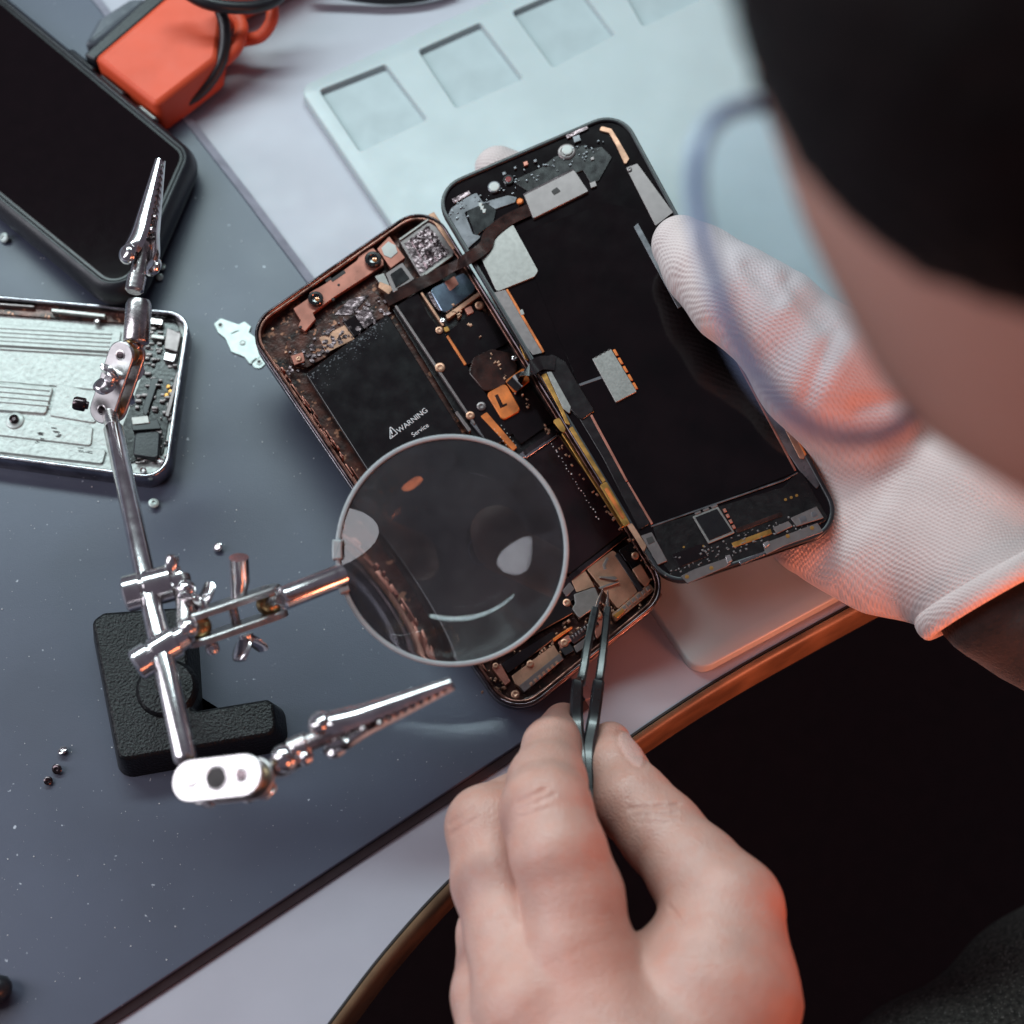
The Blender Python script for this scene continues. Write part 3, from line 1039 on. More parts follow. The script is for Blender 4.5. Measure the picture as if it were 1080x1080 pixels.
part('mirror_frame', CH, [(756, 800), (880, 712), (890, 724), (764, 816)], -3, -.5, 'copper', crop=c5)
part('mirror_tab', CH, [(686, 716), (702, 708), (736, 770), (740, 792), (716, 770)], -2.8, -.8, 'foil', crop=c5)
part('red_film', CH, [(752, 674), (790, 652), (806, 682), (772, 710)], -.45, -.34, 'salmon', crop=c5)
for q, r in (((732, 856), 1.35), ((735, 998), 1.75), ((884, 762), 1.5), ((746, 820), 1.0), ((1018, 962), 1.0), ((850, 1180), 1.5)):
    screw_at(CH, q, -.7, r, 'copper' if r != 1.0 else 'chrome_dull', crop=c5)
screw_at(CH, (100, 245), -.5, 1.6, 'silver', crop=c8)
part('screw_lug', CH, [(828, 776), (852, 764), (864, 788), (840, 800)], -3, -.6, 'salmon', crop=c5)
part('gold_lug', CH, [(748, 848), (764, 842), (772, 858), (756, 866)], -3, -.6, 'gold', crop=c5)
# copper coloured flex on the board
part('copper_disc', CH, [(50, 118), (70, 60), (140, 28), (215, 45), (240, 105), (180, 175), (110, 190)], -2.4, -.6, 'flex_dark', crop=c8, rnd=2.2, bev=.3)
part('copper_arm', CH, [(190, 150), (262, 98), (284, 148), (225, 196)], -1.4, -.3, 'copper_flex', crop=c8, rnd=.8)
pad = part('copper_pad', CH, [(118, 198), (192, 158), (250, 262), (180, 300)], -1.6, -.2, 'copper_flex', crop=c8, rnd=1.4, bev=.2)
part('pad_mark', CH, [(150, 205), (162, 200), (182, 240), (196, 234), (198, 242), (172, 254)], -.2, -.12, 'flex_dark', pad, crop=c8, rnd=0)
part('board_window', CH, [(205, 200), (280, 170), (380, 300), (250, 390), (180, 300)], -3, -1.3, 'black_gloss', crop=c8)
part('copper_rail', CH, [(96, 284), (120, 268), (236, 402), (220, 416)], -3, -.9, 'copper_flex', crop=c8)
part('grey_plate', CH, [(56, 306), (96, 282), (130, 330), (110, 370)], -3, -1.1, 'grey_frame', crop=c8)
bm = bmesh.new()
for i in range(2):
    for j in range(6):
        u, v = CH.at(*c8(150 + 26 * i + j * 11, 330 - 14 * i + j * 15))
        lathe(bm, (u, v, -1.2), (0, 0, 1), [(0, .16), (.5, .16)], 6)
tag(build('test_pads', bm, MAT['pale_sensor'], op, CH.M), kind='stuff')
part('flex_loop', CH, [(255, 418), (380, 330), (392, 346), (268, 434)], -3.5, -.35, 'steel_dark', crop=c8)
part('flex_loop', CH, [(264, 436), (386, 352), (390, 360), (270, 444)], -3.5, -.15, 'steel', crop=c8)
# gold and silver fittings along the hinge side
part('gold_leaf', DI, [(326, 128), (346, 120), (440, 320), (420, 312), (392, 250)], 0.2, 0.9, 'gold', crop=c8)
part('silver_leaf', DI, [(346, 116), (366, 114), (440, 248), (436, 276), (410, 256)], 0.3, 1.1, 'silver_clean', crop=c8)
part('gold_wire', DI, [(432, 330), (446, 322), (572, 528), (560, 538)], .1, .7, 'gold', crop=c8, rnd=.2)
part('gold_wire', CH, [(404, 350), (412, 346), (642, 702), (632, 708)], -3.5, -.1, 'gold', crop=c8, rnd=.1)
part('gold_connector', DI, [(548, 546), (574, 530), (664, 690), (642, 706)], 0.1, 0.9, 'gold', crop=c8, rnd=.6)
part('connector_core', DI, [(566, 560), (578, 553), (644, 668), (634, 676)], .8, 1.05, 'copper_flex', crop=c8, rnd=.4)
part('gold_clip', DI, [(368, 300), (396, 288), (420, 330), (416, 350), (400, 340)], .1, .8, 'gold', crop=c8, rnd=.8)
part('gold_clip', CH, [(1036, 912), (1072, 896), (1096, 952), (1060, 976)], -2, .6, 'gold', crop=c5, rnd=.8)
part('amber_flex', DI, [(650, 695), (672, 690), (728, 776), (716, 800)], 0.1, 0.7, 'copper', crop=c8, rnd=.4)
bm = bmesh.new()
for k in range(150):
    a = random.random()
    q = c8(-60 + 830 * a, -230 + 1090 * a)
    u, v = CH.at(q[0] - random.uniform(2, 9), q[1] + random.uniform(-3, 3))
    w, h = random.uniform(.15, .6), random.uniform(.15, .5)
    prism(bm, [(u - w, v - h), (u + w, v - h), (u + w, v + h), (u - w, v + h)], -4, -2 + random.random() * 1.9, .05)
tag(build('edge_components', bm, MAT['copper'], op, CH.M), kind='stuff')
bm = bmesh.new()                                            # left flank: springs, thin strips, foil tabs
du, dv_ = Vector(CH.at(505, 706)) - Vector(CH.at(290, 388)), None
du.normalize()
dv_ = Vector((-du.y, du.x))
for k in range(150):
    a = random.random()
    x, y = 290 + 215 * a, 388 + 318 * a
    c = Vector(CH.at(x + random.uniform(4, 9), y + random.uniform(-4, 2)))
    w, h = random.choice((.3, .6, 1.2, 2.4)) * random.uniform(.6, 1.2), random.uniform(.08, .22)
    prism(bm, [tuple(c - du * w - dv_ * h), tuple(c + du * w - dv_ * h), tuple(c + du * w + dv_ * h), tuple(c - du * w + dv_ * h)], -4, -2 + random.random() * 1.8, .05)
tag(build('flank_components', bm, MAT['salmon'], op, CH.M), kind='stuff')
# bottom bay: shields, speaker, connector rows
part('speaker_shield', CH, [(576, 250), (690, 168), (704, 176), (800, 350), (712, 424)], -4, -.9, 'copper', crop=cb, rnd=.6)
part('speaker_shield', CH, [(510, 300), (568, 252), (612, 326), (532, 352)], -4, -1.0, 'copper', crop=cb, rnd=.3)
part('polished_plate', CH, [(520, 360), (612, 328), (642, 396), (545, 466), (512, 424), (526, 400)], -2, -.6, 'silver_clean', crop=cb, rnd=.5)
part('pale_lug', CH, [(470, 345), (502, 306), (524, 336), (488, 372)], -3, -1.1, 'silver', crop=cb)
part('dark_bar', CH, [(700, 190), (716, 176), (826, 340), (806, 350)], -3, -.7, 'black_plastic', crop=cb)
part('black_block', CH, [(716, 170), (790, 118), (850, 210), (790, 270)], -4, -1.4, 'pcb', crop=cb)
part('pale_lug', CH, [(776, 250), (812, 228), (856, 300), (836, 330), (806, 300)], -3, -.6, 'copper', crop=cb)
row = part('contact_row', CH, [(686, 448), (850, 312), (876, 340), (706, 478)], -4, -1.0, 'copper', crop=cb, rnd=.3)
for k in range(7):
    t = (k + .8) / 7.6
    x, y = 700 + 160 * t, 452 - 128 * t
    part('contact_pin', CH, [(x - 8, y - 4), (x + 6, y - 16), (x + 16, y), (x + 2, y + 12)], -1.1, -.45, 'silver_clean', row, crop=cb, rnd=.1)
part('contact_tip', CH, [(692, 452), (736, 420), (744, 436), (708, 468)], -1.1, -.4, 'gold', crop=cb, rnd=.2)
part('centre_plate', CH, [(600, 470), (640, 440), (668, 500), (620, 560)], -4, -1.3, 'salmon', crop=cb)
part('charge_port', CH, [(498, 545), (612, 462), (632, 492), (520, 580)], -4, -.9, 'steel_dark', crop=cb, rnd=.4)
for k in range(8):
    t = (k + .5) / 8
    x, y = 508 + 104 * t, 548 - 76 * t
    part('port_pin', CH, [(x - 4, y - 1), (x + 2, y - 6), (x + 10, y + 8), (x + 4, y + 12)], -1, -.6, 'silver', crop=cb, rnd=0)
part('port_frame', CH, [(520, 590), (600, 528), (616, 556), (532, 618)], -4, -1.3, 'silver', crop=cb)
part('black_block', CH, [(462, 600), (500, 574), (524, 606), (482, 630)], -4, -1.0, 'black_plastic', crop=cb)
part('copper_deck', CH, [(248, 718), (432, 580), (450, 612), (470, 628), (290, 770), (262, 752)], -4, -1.5, 'copper', crop=cb, rnd=.3)
row = part('contact_row', CH, [(280, 762), (456, 620), (476, 644), (304, 790)], -4, -.9, 'silver', crop=cb, rnd=.3)
for k in range(7):
    t = (k + .8) / 8
    x, y = 316 + 150 * t, 766 - 122 * t
    part('contact_pin', CH, [(x - 7, y - 4), (x + 3, y - 12), (x + 10, y - 2), (x, y + 8)], -1, -.6, 'copper', row, crop=cb, rnd=.1)
part('dark_bar', CH, [(202, 664), (232, 706), (446, 546), (430, 520)], -4, -1.0, 'black_gloss', crop=cb)
part('copper_edge', CH, [(426, 556), (462, 530), (510, 500), (516, 508), (470, 540), (434, 568)], -3, -.7, 'copper_flex', crop=cb)
part('screw_lug', CH, [(450, 570), (496, 536), (514, 560), (466, 602)], -3, -1.0, 'salmon', crop=cb)
part('corner_deck', CH, [(160, 680), (200, 664), (244, 742), (220, 760)], -4, -1.3, 'salmon', crop=cb)
for q, r in (((490, 396), 1.35), ((480, 572), 1.35), ((630, 450), 1.2), ((790, 190), 1.3), ((264, 798), 1.4), ((330, 664), 1.2), ((178, 672), 1.0)):
    screw_at(CH, q, -.9, r, 'copper', crop=cb)
part('bottom_gasket', CH, [(330, 812), (600, 622), (880, 372), (900, 350), (908, 362), (888, 392), (610, 640), (350, 830)], -4, -.7, 'silver', crop=cb, rnd=.3)
part('bottom_slot', CH, [(360, 800), (600, 610), (860, 380), (866, 388), (606, 622), (370, 810)], -4, -.5, 'pcb', crop=cb, rnd=.2)
part('paper_clip', CH, [(632, 282), (700, 282), (716, 294), (700, 300), (634, 288)], -.9, -.2, 'silver_clean', crop=cb, rnd=.3)
part('scratch_mark', CH, [(646, 232), (664, 196), (674, 204), (658, 238), (668, 250), (652, 254)], -.95, -.82, 'silver_clean', crop=cb, rnd=.3)
part('pin_fragment', CH, [(628, 330), (676, 312), (718, 304), (720, 310), (680, 324), (636, 338)], -.9, -.1, 'silver_clean', crop=cb, rnd=.2)
bm = bmesh.new()
for k in range(170):
    a = random.random()
    q = cb(170 + 720 * a, 760 - 440 * a)
    u, v = CH.at(q[0] + random.uniform(-16, 4), q[1] + random.uniform(-16, 14))
    w, h = random.uniform(.15, .55), random.uniform(.15, .5)
    prism(bm, [(u - w, v - h), (u + w, v - h), (u + w, v + h), (u - w, v + h)], -4.2, -2.6 + random.random() * 1.5, .05)
tag(build('bottom_components', bm, MAT['copper'], op, CH.M), kind='stuff')

# ------------------------------------------------------------------ display half
dc = ccw(DI.pts([(452, 201), (655, 114), (895, 557), (703, 621)]))
do = fillet(dc, [11, 11, 11, 11], 9)
bm = bmesh.new()
dp = None
prism(bm, do, -2.4, -.5, .3)
dp = build('display_panel', bm, MAT['panel'], op, DI.M)
tag(dp, "black back of the display half with bare chips and shields")
bm = bmesh.new()
frame_ring(bm, inset(do, .1), inset(do, 1.6), -.8, .35, .3)
build('display_rim', bm, MAT['black_plastic'], dp, DI.M)


def dpart(name, pp, z0, z1, mat, crop=None, rnd=.35, bev=.1, par=None, label=None):
    return part(name, DI, pp, z0, z1, mat, par or dp, rnd, bev, crop, label)


dpart('top_frame', [(115, 425), (128, 395), (190, 350), (226, 335), (250, 372), (345, 345), (380, 352), (372, 372), (290, 400), (266, 372), (180, 410), (212, 492), (246, 500), (200, 540), (190, 552)], -.6, .1, 'grey_frame', c6, .6)
dpart('frame_shard', [(130, 360), (196, 326), (204, 340), (140, 376)], 0, .5, 'foil', c6)
dpart('ear_recess', [(186, 408), (262, 372), (300, 400), (290, 450), (222, 500)], -.5, .16, 'lens_black', c6, .6)
for q in ((246, 392), (254, 404), (240, 380)):
    dpart('painted_glint', [(q[0] - 7, q[1] - 6), (q[0] + 8, q[1] - 8), (q[0] + 4, q[1] + 8), (q[0] - 5, q[1] + 8)], .1, .5, 'pale_sensor', c6, .1)  # white glints on the glossy black, put in as pale chips
o = drum('sensor_ring', DI, (292, 312), [(-.6, 2.3), (.4, 2.3), (.55, 2.0)], 'grey_frame', dp, crop=c6)
drum('sensor_window', DI, (292, 312), [(.3, 1.75), (.62, 1.75), (.7, 1.5)], 'pale_sensor', dp, crop=c6)
drum('sensor_ring', DI, (346, 284), [(-.6, 2.0), (.4, 2.0), (.55, 1.7)], 'lens_black', dp, crop=c6)
drum('sensor_window', DI, (346, 284), [(.3, 1.1), (.62, 1.1), (.7, .9)], 'bulb_red', dp, crop=c6)
drum('camera_seat', DI, (568, 178), [(-.6, 3.2), (.3, 3.2), (.5, 2.9), (.5, 2.2), (.1, 2.0)], 'silver', dp, crop=c6)
drum('camera_window', DI, (570, 172), [(.0, 1.9), (.6, 1.9), (.75, 1.5)], 'pale_sensor', dp, crop=c6)
dpart('top_flex', [(360, 290), (470, 240), (520, 200), (640, 150), (650, 170), (700, 160), (740, 200), (690, 290), (660, 300), (630, 250), (420, 330)], -.6, .05, 'flex_black', c6)
dpart('earpiece', [(404, 344), (596, 248), (652, 330), (440, 434)], -.5, .8, 'silver', c6, .5, .2, label="scuffed pinkish metal earpiece speaker")
dpart('earpiece_spot', [(508, 330), (530, 314), (546, 330), (520, 346)], .75, .86, 'seam', c6)
dpart('earpiece_lip', [(400, 340), (590, 244), (598, 252), (408, 350)], -.4, .5, 'steel_dark', c6)
drum('orange_button', DI, (390, 366), [(-.3, 1.2), (.6, 1.2), (.9, .8)], 'copper_flex', dp, crop=c6)
for q, w in (((412, 224), 10), ((448, 214), 7), ((372, 240), 6), ((606, 130), 16), ((330, 262), 8), ((668, 304), 14), ((665, 205), 8)):
    dpart('small_component', [(q[0] - w, q[1] - w * .4), (q[0] + w * .6, q[1] - w), (q[0] + w, q[1] + w * .4), (q[0] - w * .6, q[1] + w)], -.3, .5, random.choice(['silver', 'salmon', 'grey_frame']), c6, .1)
dpart('corner_flex', [(700, 82), (738, 92), (768, 140), (806, 206), (790, 232), (752, 150), (728, 108), (690, 98)], -.5, .3, 'copper', c6, .6)
dpart('edge_trim', [(560, 110), (640, 78), (652, 92), (570, 130)], -.5, .3, 'foil', c6, .3)
dpart('side_frame', [(792, 240), (836, 224), (972, 410), (905, 462)], -.5, .25, 'silver', c6, .4, label="dull grey side plate at the top right")
screw_at(DI, (806, 246), .3, .9, 'silver', dp, c6)
dpart('side_frame', [(838, 450), (1010, 765), (990, 775), (822, 465)], -.5, .2, 'grey_frame', lambda x, y: (440 + x / 3.6, 110 + y / 3.6), .2)
dpart('side_frame', [(486, 0), (520, 0), (640, 200), (792, 432), (850, 545), (836, 562), (760, 480), (690, 378), (600, 220)], -.5, .2, 'grey_frame', cd, .3)
dpart('side_wire', [(488, 10), (494, 6), (748, 480), (740, 484)], -.4, .45, 'salmon', cd, .05)
dpart('brown_bar', [(664, 236), (672, 218), (686, 222), (788, 412), (780, 432), (762, 430)], -.2, .6, 'copper', cd, .6)
dpart('orange_line', [(686, 224), (694, 226), (792, 410), (786, 418)], .2, .75, 'copper_flex', cd, .1)
dpart('backlight_plate', [(545, 246), (640, 214), (694, 226), (842, 497), (690, 555), (660, 530)], -.6, .0, 'panel', None, .8)
dpart('mirror_plate', [(238, 575), (292, 488), (346, 450), (366, 460), (460, 632), (446, 654), (302, 712)], -.4, .5, 'silver_clean', c6, 1.2, label="bright brushed metal plate by the hinge")
dpart('hinge_strip', [(282, 716), (340, 702), (482, 942), (440, 952), (400, 905)], -.4, .3, 'silver', c6, .3)
dpart('hinge_wire', [(336, 704), (344, 700), (484, 938), (476, 944)], .0, .6, 'copper_flex', c6, .05)
dpart('screw_lug', [(388, 782), (400, 776), (408, 796), (394, 802)], 0, .7, 'silver_clean', c6, .3)
chip = dpart('metal_chip', [(520, 66), (592, 28), (690, 190), (610, 232)], -.4, 1.0, 'silver_clean', c8, .25, .12, label="silver shielded chip on the black panel")
for k in range(5):
    t0, t1 = (k + .08) / 5, (k + .82) / 5
    x0, y0, dx, dy = 596, 30, 92, 158
    dpart('chip_contact', [(x0 + dx * t0, y0 + dy * t0), (x0 + dx * t0 + 10, y0 + dy * t0 - 4), (x0 + dx * t1 + 10, y0 + dy * t1 - 4), (x0 + dx * t1, y0 + dy * t1)], -.4, .75, 'copper_flex', c8, .08)
for k in range(4):
    x, y = 530 + k * 16, 58 - k * 9
    dpart('chip_notch', [(x, y), (x + 8, y - 4), (x + 11, y + 2), (x + 3, y + 6)], .6, 1.04, 'seam', c8, .05)
dpart('chip_trace', [(468, 162), (556, 130), (562, 138), (556, 142), (474, 170)], 0, .12, 'grey_frame', c8, .05)
dpart('hinge_flex', [(258, 108), (300, 72), (370, 48), (420, 78), (466, 160), (530, 262), (480, 300), (440, 262), (370, 130), (310, 118), (268, 132)], -.2, .9, 'flex_black', c8, 1.2, .3)
dpart('flex_tail', [(470, 290), (516, 272), (740, 690), (702, 716), (560, 440)], -.5, .35, 'flex_black', c8, .6)
dpart('tail_edge', [(512, 282), (520, 276), (656, 528), (648, 534)], -.2, .5, 'salmon', c8, .05)
dpart('tail_edge', [(652, 536), (658, 532), (752, 690), (744, 696)], -.2, .5, 'salmon', c8, .05)
dpart('gold_dot', [(515, 262), (524, 258), (528, 268), (518, 272)], .3, .5, 'gold', c8, .2)
# bottom board
bpx = [(118, 728), (340, 660), (690, 556), (752, 490), (772, 492), (886, 690), (880, 700), (560, 870), (440, 880), (220, 960), (170, 900)]
dpart('bottom_board', bpx, -.6, .22, 'pcb', cd, .6)
dpart('board_line', [(110, 724), (430, 612), (690, 522), (752, 488), (754, 494), (692, 529), (432, 619), (112, 731)], -.2, .34, 'grey_frame', cd, .05)
q = dpart('square_chip', [(292, 684), (404, 640), (478, 755), (362, 804)], -.2, .9, 'silver_clean', cd, .25, .1, label="square black chip in a silver frame")
dpart('chip_face', [(303, 688), (400, 650), (466, 750), (366, 791)], .8, 1.0, 'lens_black', cd, .2)
for k in range(3):
    x, y = 300 + k * 36, 668 - k * 14
    dpart('chip_flap', [(x, y), (x + 26, y - 11), (x + 32, y - 2), (x + 6, y + 9)], .1, .9, 'silver', cd, .1)
for k in range(4):
    x, y = 424 + k * 13, 652 + k * 24
    dpart('chip_flap', [(x, y), (x + 12, y - 5), (x + 20, y + 10), (x + 8, y + 16)], .1, .8, 'salmon', cd, .1)
dpart('gold_bar', [(463, 800), (634, 738), (643, 760), (474, 820)], 0, .5, 'gold', cd, .15)
for qq in ((700, 610), (725, 601), (749, 592)):
    drum('gold_dot', DI, qq, [(.1, .55), (.38, .5)], 'gold', dp, crop=cd, seg=10)
for qq in ((340, 814), (254, 818), (230, 856)):
    drum('gold_dot', DI, qq, [(.1, .4), (.36, .38)], 'gold', dp, crop=cd, seg=10)
dpart('flat_bar', [(480, 738), (680, 664), (688, 680), (488, 756)], 0, .5, 'flex_dark', cd, .3)
dpart('flat_chip', [(200, 850), (330, 802), (356, 860), (236, 908)], 0, .45, 'black_gloss', cd, .2)
dpart('board_shield', [(722, 690), (836, 640), (868, 690), (748, 728)], 0, .9, 'silver', cd, .2, label="larger scuffed silver shield at the panel's lower right corner")
dpart('board_shield', [(646, 732), (712, 704), (732, 726), (660, 760)], 0, .8, 'silver', cd, .2)
dpart('shield_slot', [(756, 690), (786, 678), (796, 704), (768, 714)], .8, .96, 'grey_frame', cd, .2)
dpart('shield_slot', [(810, 668), (830, 660), (842, 682), (820, 690)], .8, .96, 'grey_frame', cd, .2)
dpart('bottom_bracket', [(240, 945), (300, 915), (440, 866), (462, 890), (440, 905), (270, 978)], 0, .6, 'silver', cd, .3)
dpart('bottom_bracket', [(600, 804), (840, 712), (866, 752), (690, 815), (616, 852)], 0, .6, 'silver', cd, .3)
dpart('bottom_connector', [(494, 880), (604, 838), (612, 852), (502, 896)], 0, .8, 'steel', cd, .4)
dpart('connector_core', [(508, 884), (600, 848), (604, 854), (512, 891)], .7, .9, 'seam', cd, .1)
dpart('hinge_bracket', [(66, 768), (114, 752), (182, 878), (140, 896)], -.2, .9, 'silver', cd, .3)
dpart('bracket_window', [(88, 780), (116, 770), (128, 796), (100, 808)], .8, 1.0, 'seam', cd, .2)
for qq in ((710, 770), (375, 910), (268, 948), (816, 734)):
    drum('gold_patch', DI, qq, [(.3, .85), (.68, .7)], 'gold', dp, crop=cd, seg=7)
dpart('corner_latch', [(436, 858), (456, 850), (468, 878), (446, 892)], .2, .9, 'chrome_dull', cd, .2)
dpart('corner_latch', [(600, 800), (624, 790), (632, 806), (608, 824)], .2, .9, 'chrome_dull', cd, .2)
bm = bmesh.new()
for k in range(120):
    a = random.random()
    u, v = DI.at(*cd(180 + 660 * a + random.uniform(-20, 20), 930 - 220 * a + random.uniform(-60, 20)))
    w, h = random.uniform(.12, .4), random.uniform(.12, .35)
    prism(bm, [(u - w, v - h), (u + w, v - h), (u + w, v + h), (u - w, v + h)], 0, .3 + random.random() * .3, .04)
tag(build('board_components', bm, MAT['silver'], dp, DI.M), kind='stuff')
bm = bmesh.new()
for k in range(70):
    a = random.random()
    u, v = DI.at(*c6(120 + 560 * a + random.uniform(-10, 30), 400 - 270 * a + random.uniform(-10, 50)))
    w, h = random.uniform(.12, .45), random.uniform(.12, .4)
    prism(bm, [(u - w, v - h), (u + w, v - h), (u + w, v + h), (u - w, v + h)], -.2, .25 + random.random() * .35, .04)
tag(build('top_components', bm, MAT['grey_frame'], dp, DI.M), kind='stuff')
# ribbon cable bridging both halves at the top, and the short hooked one lower down
Vn = Vector(CH.N)
pb = [Vector(CH.hit(*c5(530, 745), -1.2)), Vector(CH.hit(*c5(640, 690), .0)), Vector(CH.hit(*c5(740, 640), .6)), Vector(DI.hit(*c5(830, 592), 1.5)), Vector(DI.hit(*c5(905, 540), 1.4)),
      Vector(DI.hit(*c5(925, 492), 1.2)), Vector(DI.hit(*c5(990, 440), .9)), Vector(DI.hit(*c5(1075, 400), .6))]
bm = bmesh.new()
ribbon(bm, spline(pb, 5), 4.6, Vn, .10)
build('sensor_ribbon', bm, MAT['flex_dark'], op)
pb = [Vector(CH.hit(*c8(215, 175), .2)), Vector(CH.hit(*c8(250, 140), 2.0)), Vector(DI.hit(*c8(285, 105), 2.6)), Vector(DI.hit(*c8(330, 82), 1.8)), Vector(DI.hit(*c8(380, 85), 1.2))]
bm = bmesh.new()
ribbon(bm, spline(pb, 5), 5.0, Vn, .12)
build('hooked_ribbon', bm, MAT['flex_black'], op)
# ------------------------------------------------------------------ helping-hand stand: base, rod, joints, magnifier, clips
hh = empty('helping_hand_stand', loc=tuple(P(170, 700, 3.4)), label="chrome helping hand stand with magnifying glass and two crocodile clips on a black base", cat="soldering stand")
crop4 = lambda x, y: (60 + x / 3.373, 560 + y / 3.373)
crop2 = lambda x, y: (60 + x / 3.6, 150 + y / 3.6)
ZB = 16.0
BP = Flat(ZB)
bm = bmesh.new()
bpoly = fillet(ccw(BP.pts([crop4(*q) for q in ((122, 318), (165, 288), (455, 268), (478, 640), (748, 596), (772, 612), (786, 722), (236, 816), (214, 800))])), [3, 4, 4, 4, 2, 2, 3, 3, 3], 5)
prism(bm, bpoly, 3.45, ZB, 1.2, foot=2.2)
base = build('cast_base', bm, MAT['iron'], hh)
bm = bmesh.new()
bc = P(*crop4(390, 560), ZB)
lathe(bm, (bc.x, bc.y, ZB - 1), (0, 0, 1), [(0, 10.5), (1.6, 9.8), (2.4, 8.8)], 28)
build('base_boss', bm, MAT['iron'], base)


def mm(q, z, rpx):
    return rpx * mmpx(*q, z)


RZ0, RZ1 = 52, 84
r0, r1 = P(119, 450, RZ0), P(196, 803, RZ1)
rdir = (r1 - r0).normalized()


def rod_at(py):
    t = (py - 450) / 353
    return r0 + (r1 - r0) * t


bm = bmesh.new()
tube(bm, [r0, r0 + rdir * 1.0, r0.lerp(r1, .5), r1 - rdir, r1], [2.7, 3.25, 3.25, 3.25, 2.7], 24)
build('cross_rod', bm, MAT['chrome'], hh)
# post from the base up to the lower collar
pc = rod_at(690)
bm = bmesh.new()
tube(bm, [Vector((bc.x, bc.y, ZB + 4)), pc - Vector((0, 0, 5))], 3.1, 18)
build('post', bm, MAT['chrome_dull'], hh)


def collar(c, d, r, half):
    bm = bmesh.new()
    lathe(bm, c - d * half, d, [(0, r * .82), (.5, r), (2 * half - .5, r), (2 * half, r * .82)], 22)
    return build('rod_collar', bm, MAT['chrome'], hh)


def knob(c, d, r, ln, mat='chrome', name='thumb_knob'):
    bm = bmesh.new()
    lathe(bm, c, d, [(0, r * .55), (.8, r * .6), (1.0, r * .92), (1.4, r), (ln - .8, r), (ln, r * .8), (ln + .15, r * .5)], 18)
    return build(name, bm, MAT[mat], hh)


def wing(c, d, up, span, name='wing_nut', mat='chrome'):
    """A wing nut: hub and two rounded ears, one mesh."""
    d, y, x = basis(d, up)
    bm = bmesh.new()
    lathe(bm, c - d * 1.0, d, [(0, 2.4), (2.4, 2.1), (3.4, 1.4)], 16)
    for s in (-1, 1):
        pts = [c + d * .6 + y * s * 1.2, c + d * 2.2 + y * s * span * .45, c + d * 4.4 + y * s * span * .82, c + d * 6.0 + y * s * span]
        sp = spline(pts, 4)
        n = len(sp)
        rings = []
        for i, p in enumerate(sp):
            t = (sp[min(i + 1, n - 1)] - sp[max(i - 1, 0)]).normalized()
            w = (2.1 + 1.5 * math.sin(math.pi * min(1, i / (n - 1) * .9 + .1))) * (1 if i < n - 1 else .55)
            th = 1.15 if i < n - 1 else .6
            nn = t.cross(x).normalized()
            rings.append([p + x * w * math.cos(a) + nn * th * math.sin(a) for a in [2 * math.pi * k / 12 for k in range(12)]])
        loops(bm, rings)
    return build(name, bm, MAT[mat], hh)


def in_plane(q, c, n):
    d = Vector(ray(*q))
    o = Vector(CP)
    return o + d * ((c - o).dot(n) / d.dot(n))


def plate_pair(c0, c1, nrm, r, gap, th, holes, mat='plate'):
    """Two stadium plates facing nrm that pinch balls between them, with bolt."""
    n = Vector(nrm).normalized()
    u = (c1 - c0)
    u = (u - n * u.dot(n))
    L = u.length
    u.normalize()
    v = n.cross(u)
    out = []
    for k, s in enumerate((0, -1)):
        o = c0 + n * (s * (gap + th))
        M = Matrix(((u.x, v.x, n.x, o.x * .001), (u.y, v.y, n.y, o.y * .001), (u.z, v.z, n.z, o.z * .001), (0, 0, 0, 1)))
        bm = bmesh.new()
        prism(bm, stadium((0, 0), (L, 0), r, 10), 0, th, th * .35)
        pl = build('joint_plate', bm, MAT[mat], hh, M)
        for hx, hr, hm in holes:
            bm = bmesh.new()
            lathe(bm, (hx * L, 0, th - .3), (0, 0, 1), [(0, hr + .5), (.42, hr + .5), (.5, hr + .1), (.3, hr)], 18, False, False)
            build('hole_rim', bm, MAT['chrome_dull'], pl, M)
            bm = bmesh.new()
            lathe(bm, (hx * L, 0, th - .3), (0, 0, 1), [(0, hr), (.38, hr * .97), (.42, hr * .5)], 16)
            build('plate_hole', bm, MAT[hm], pl, M)
        out.append(M)
    mid = c0 - n * gap / 2
    for hx in (0, L):
        bm = bmesh.new()
        ball(bm, mid + u * hx, gap * .72)
        build('joint_ball', bm, MAT['brass'], hh)
    bm = bmesh.new()
    lathe(bm, c0 + u * L * .5 - n * (gap + th), n, [(0, 1.5), (gap + th, 1.5)], 14)
    build('joint_bolt', bm, MAT['chrome_dull'], hh)
    return u, v, n, L, mid


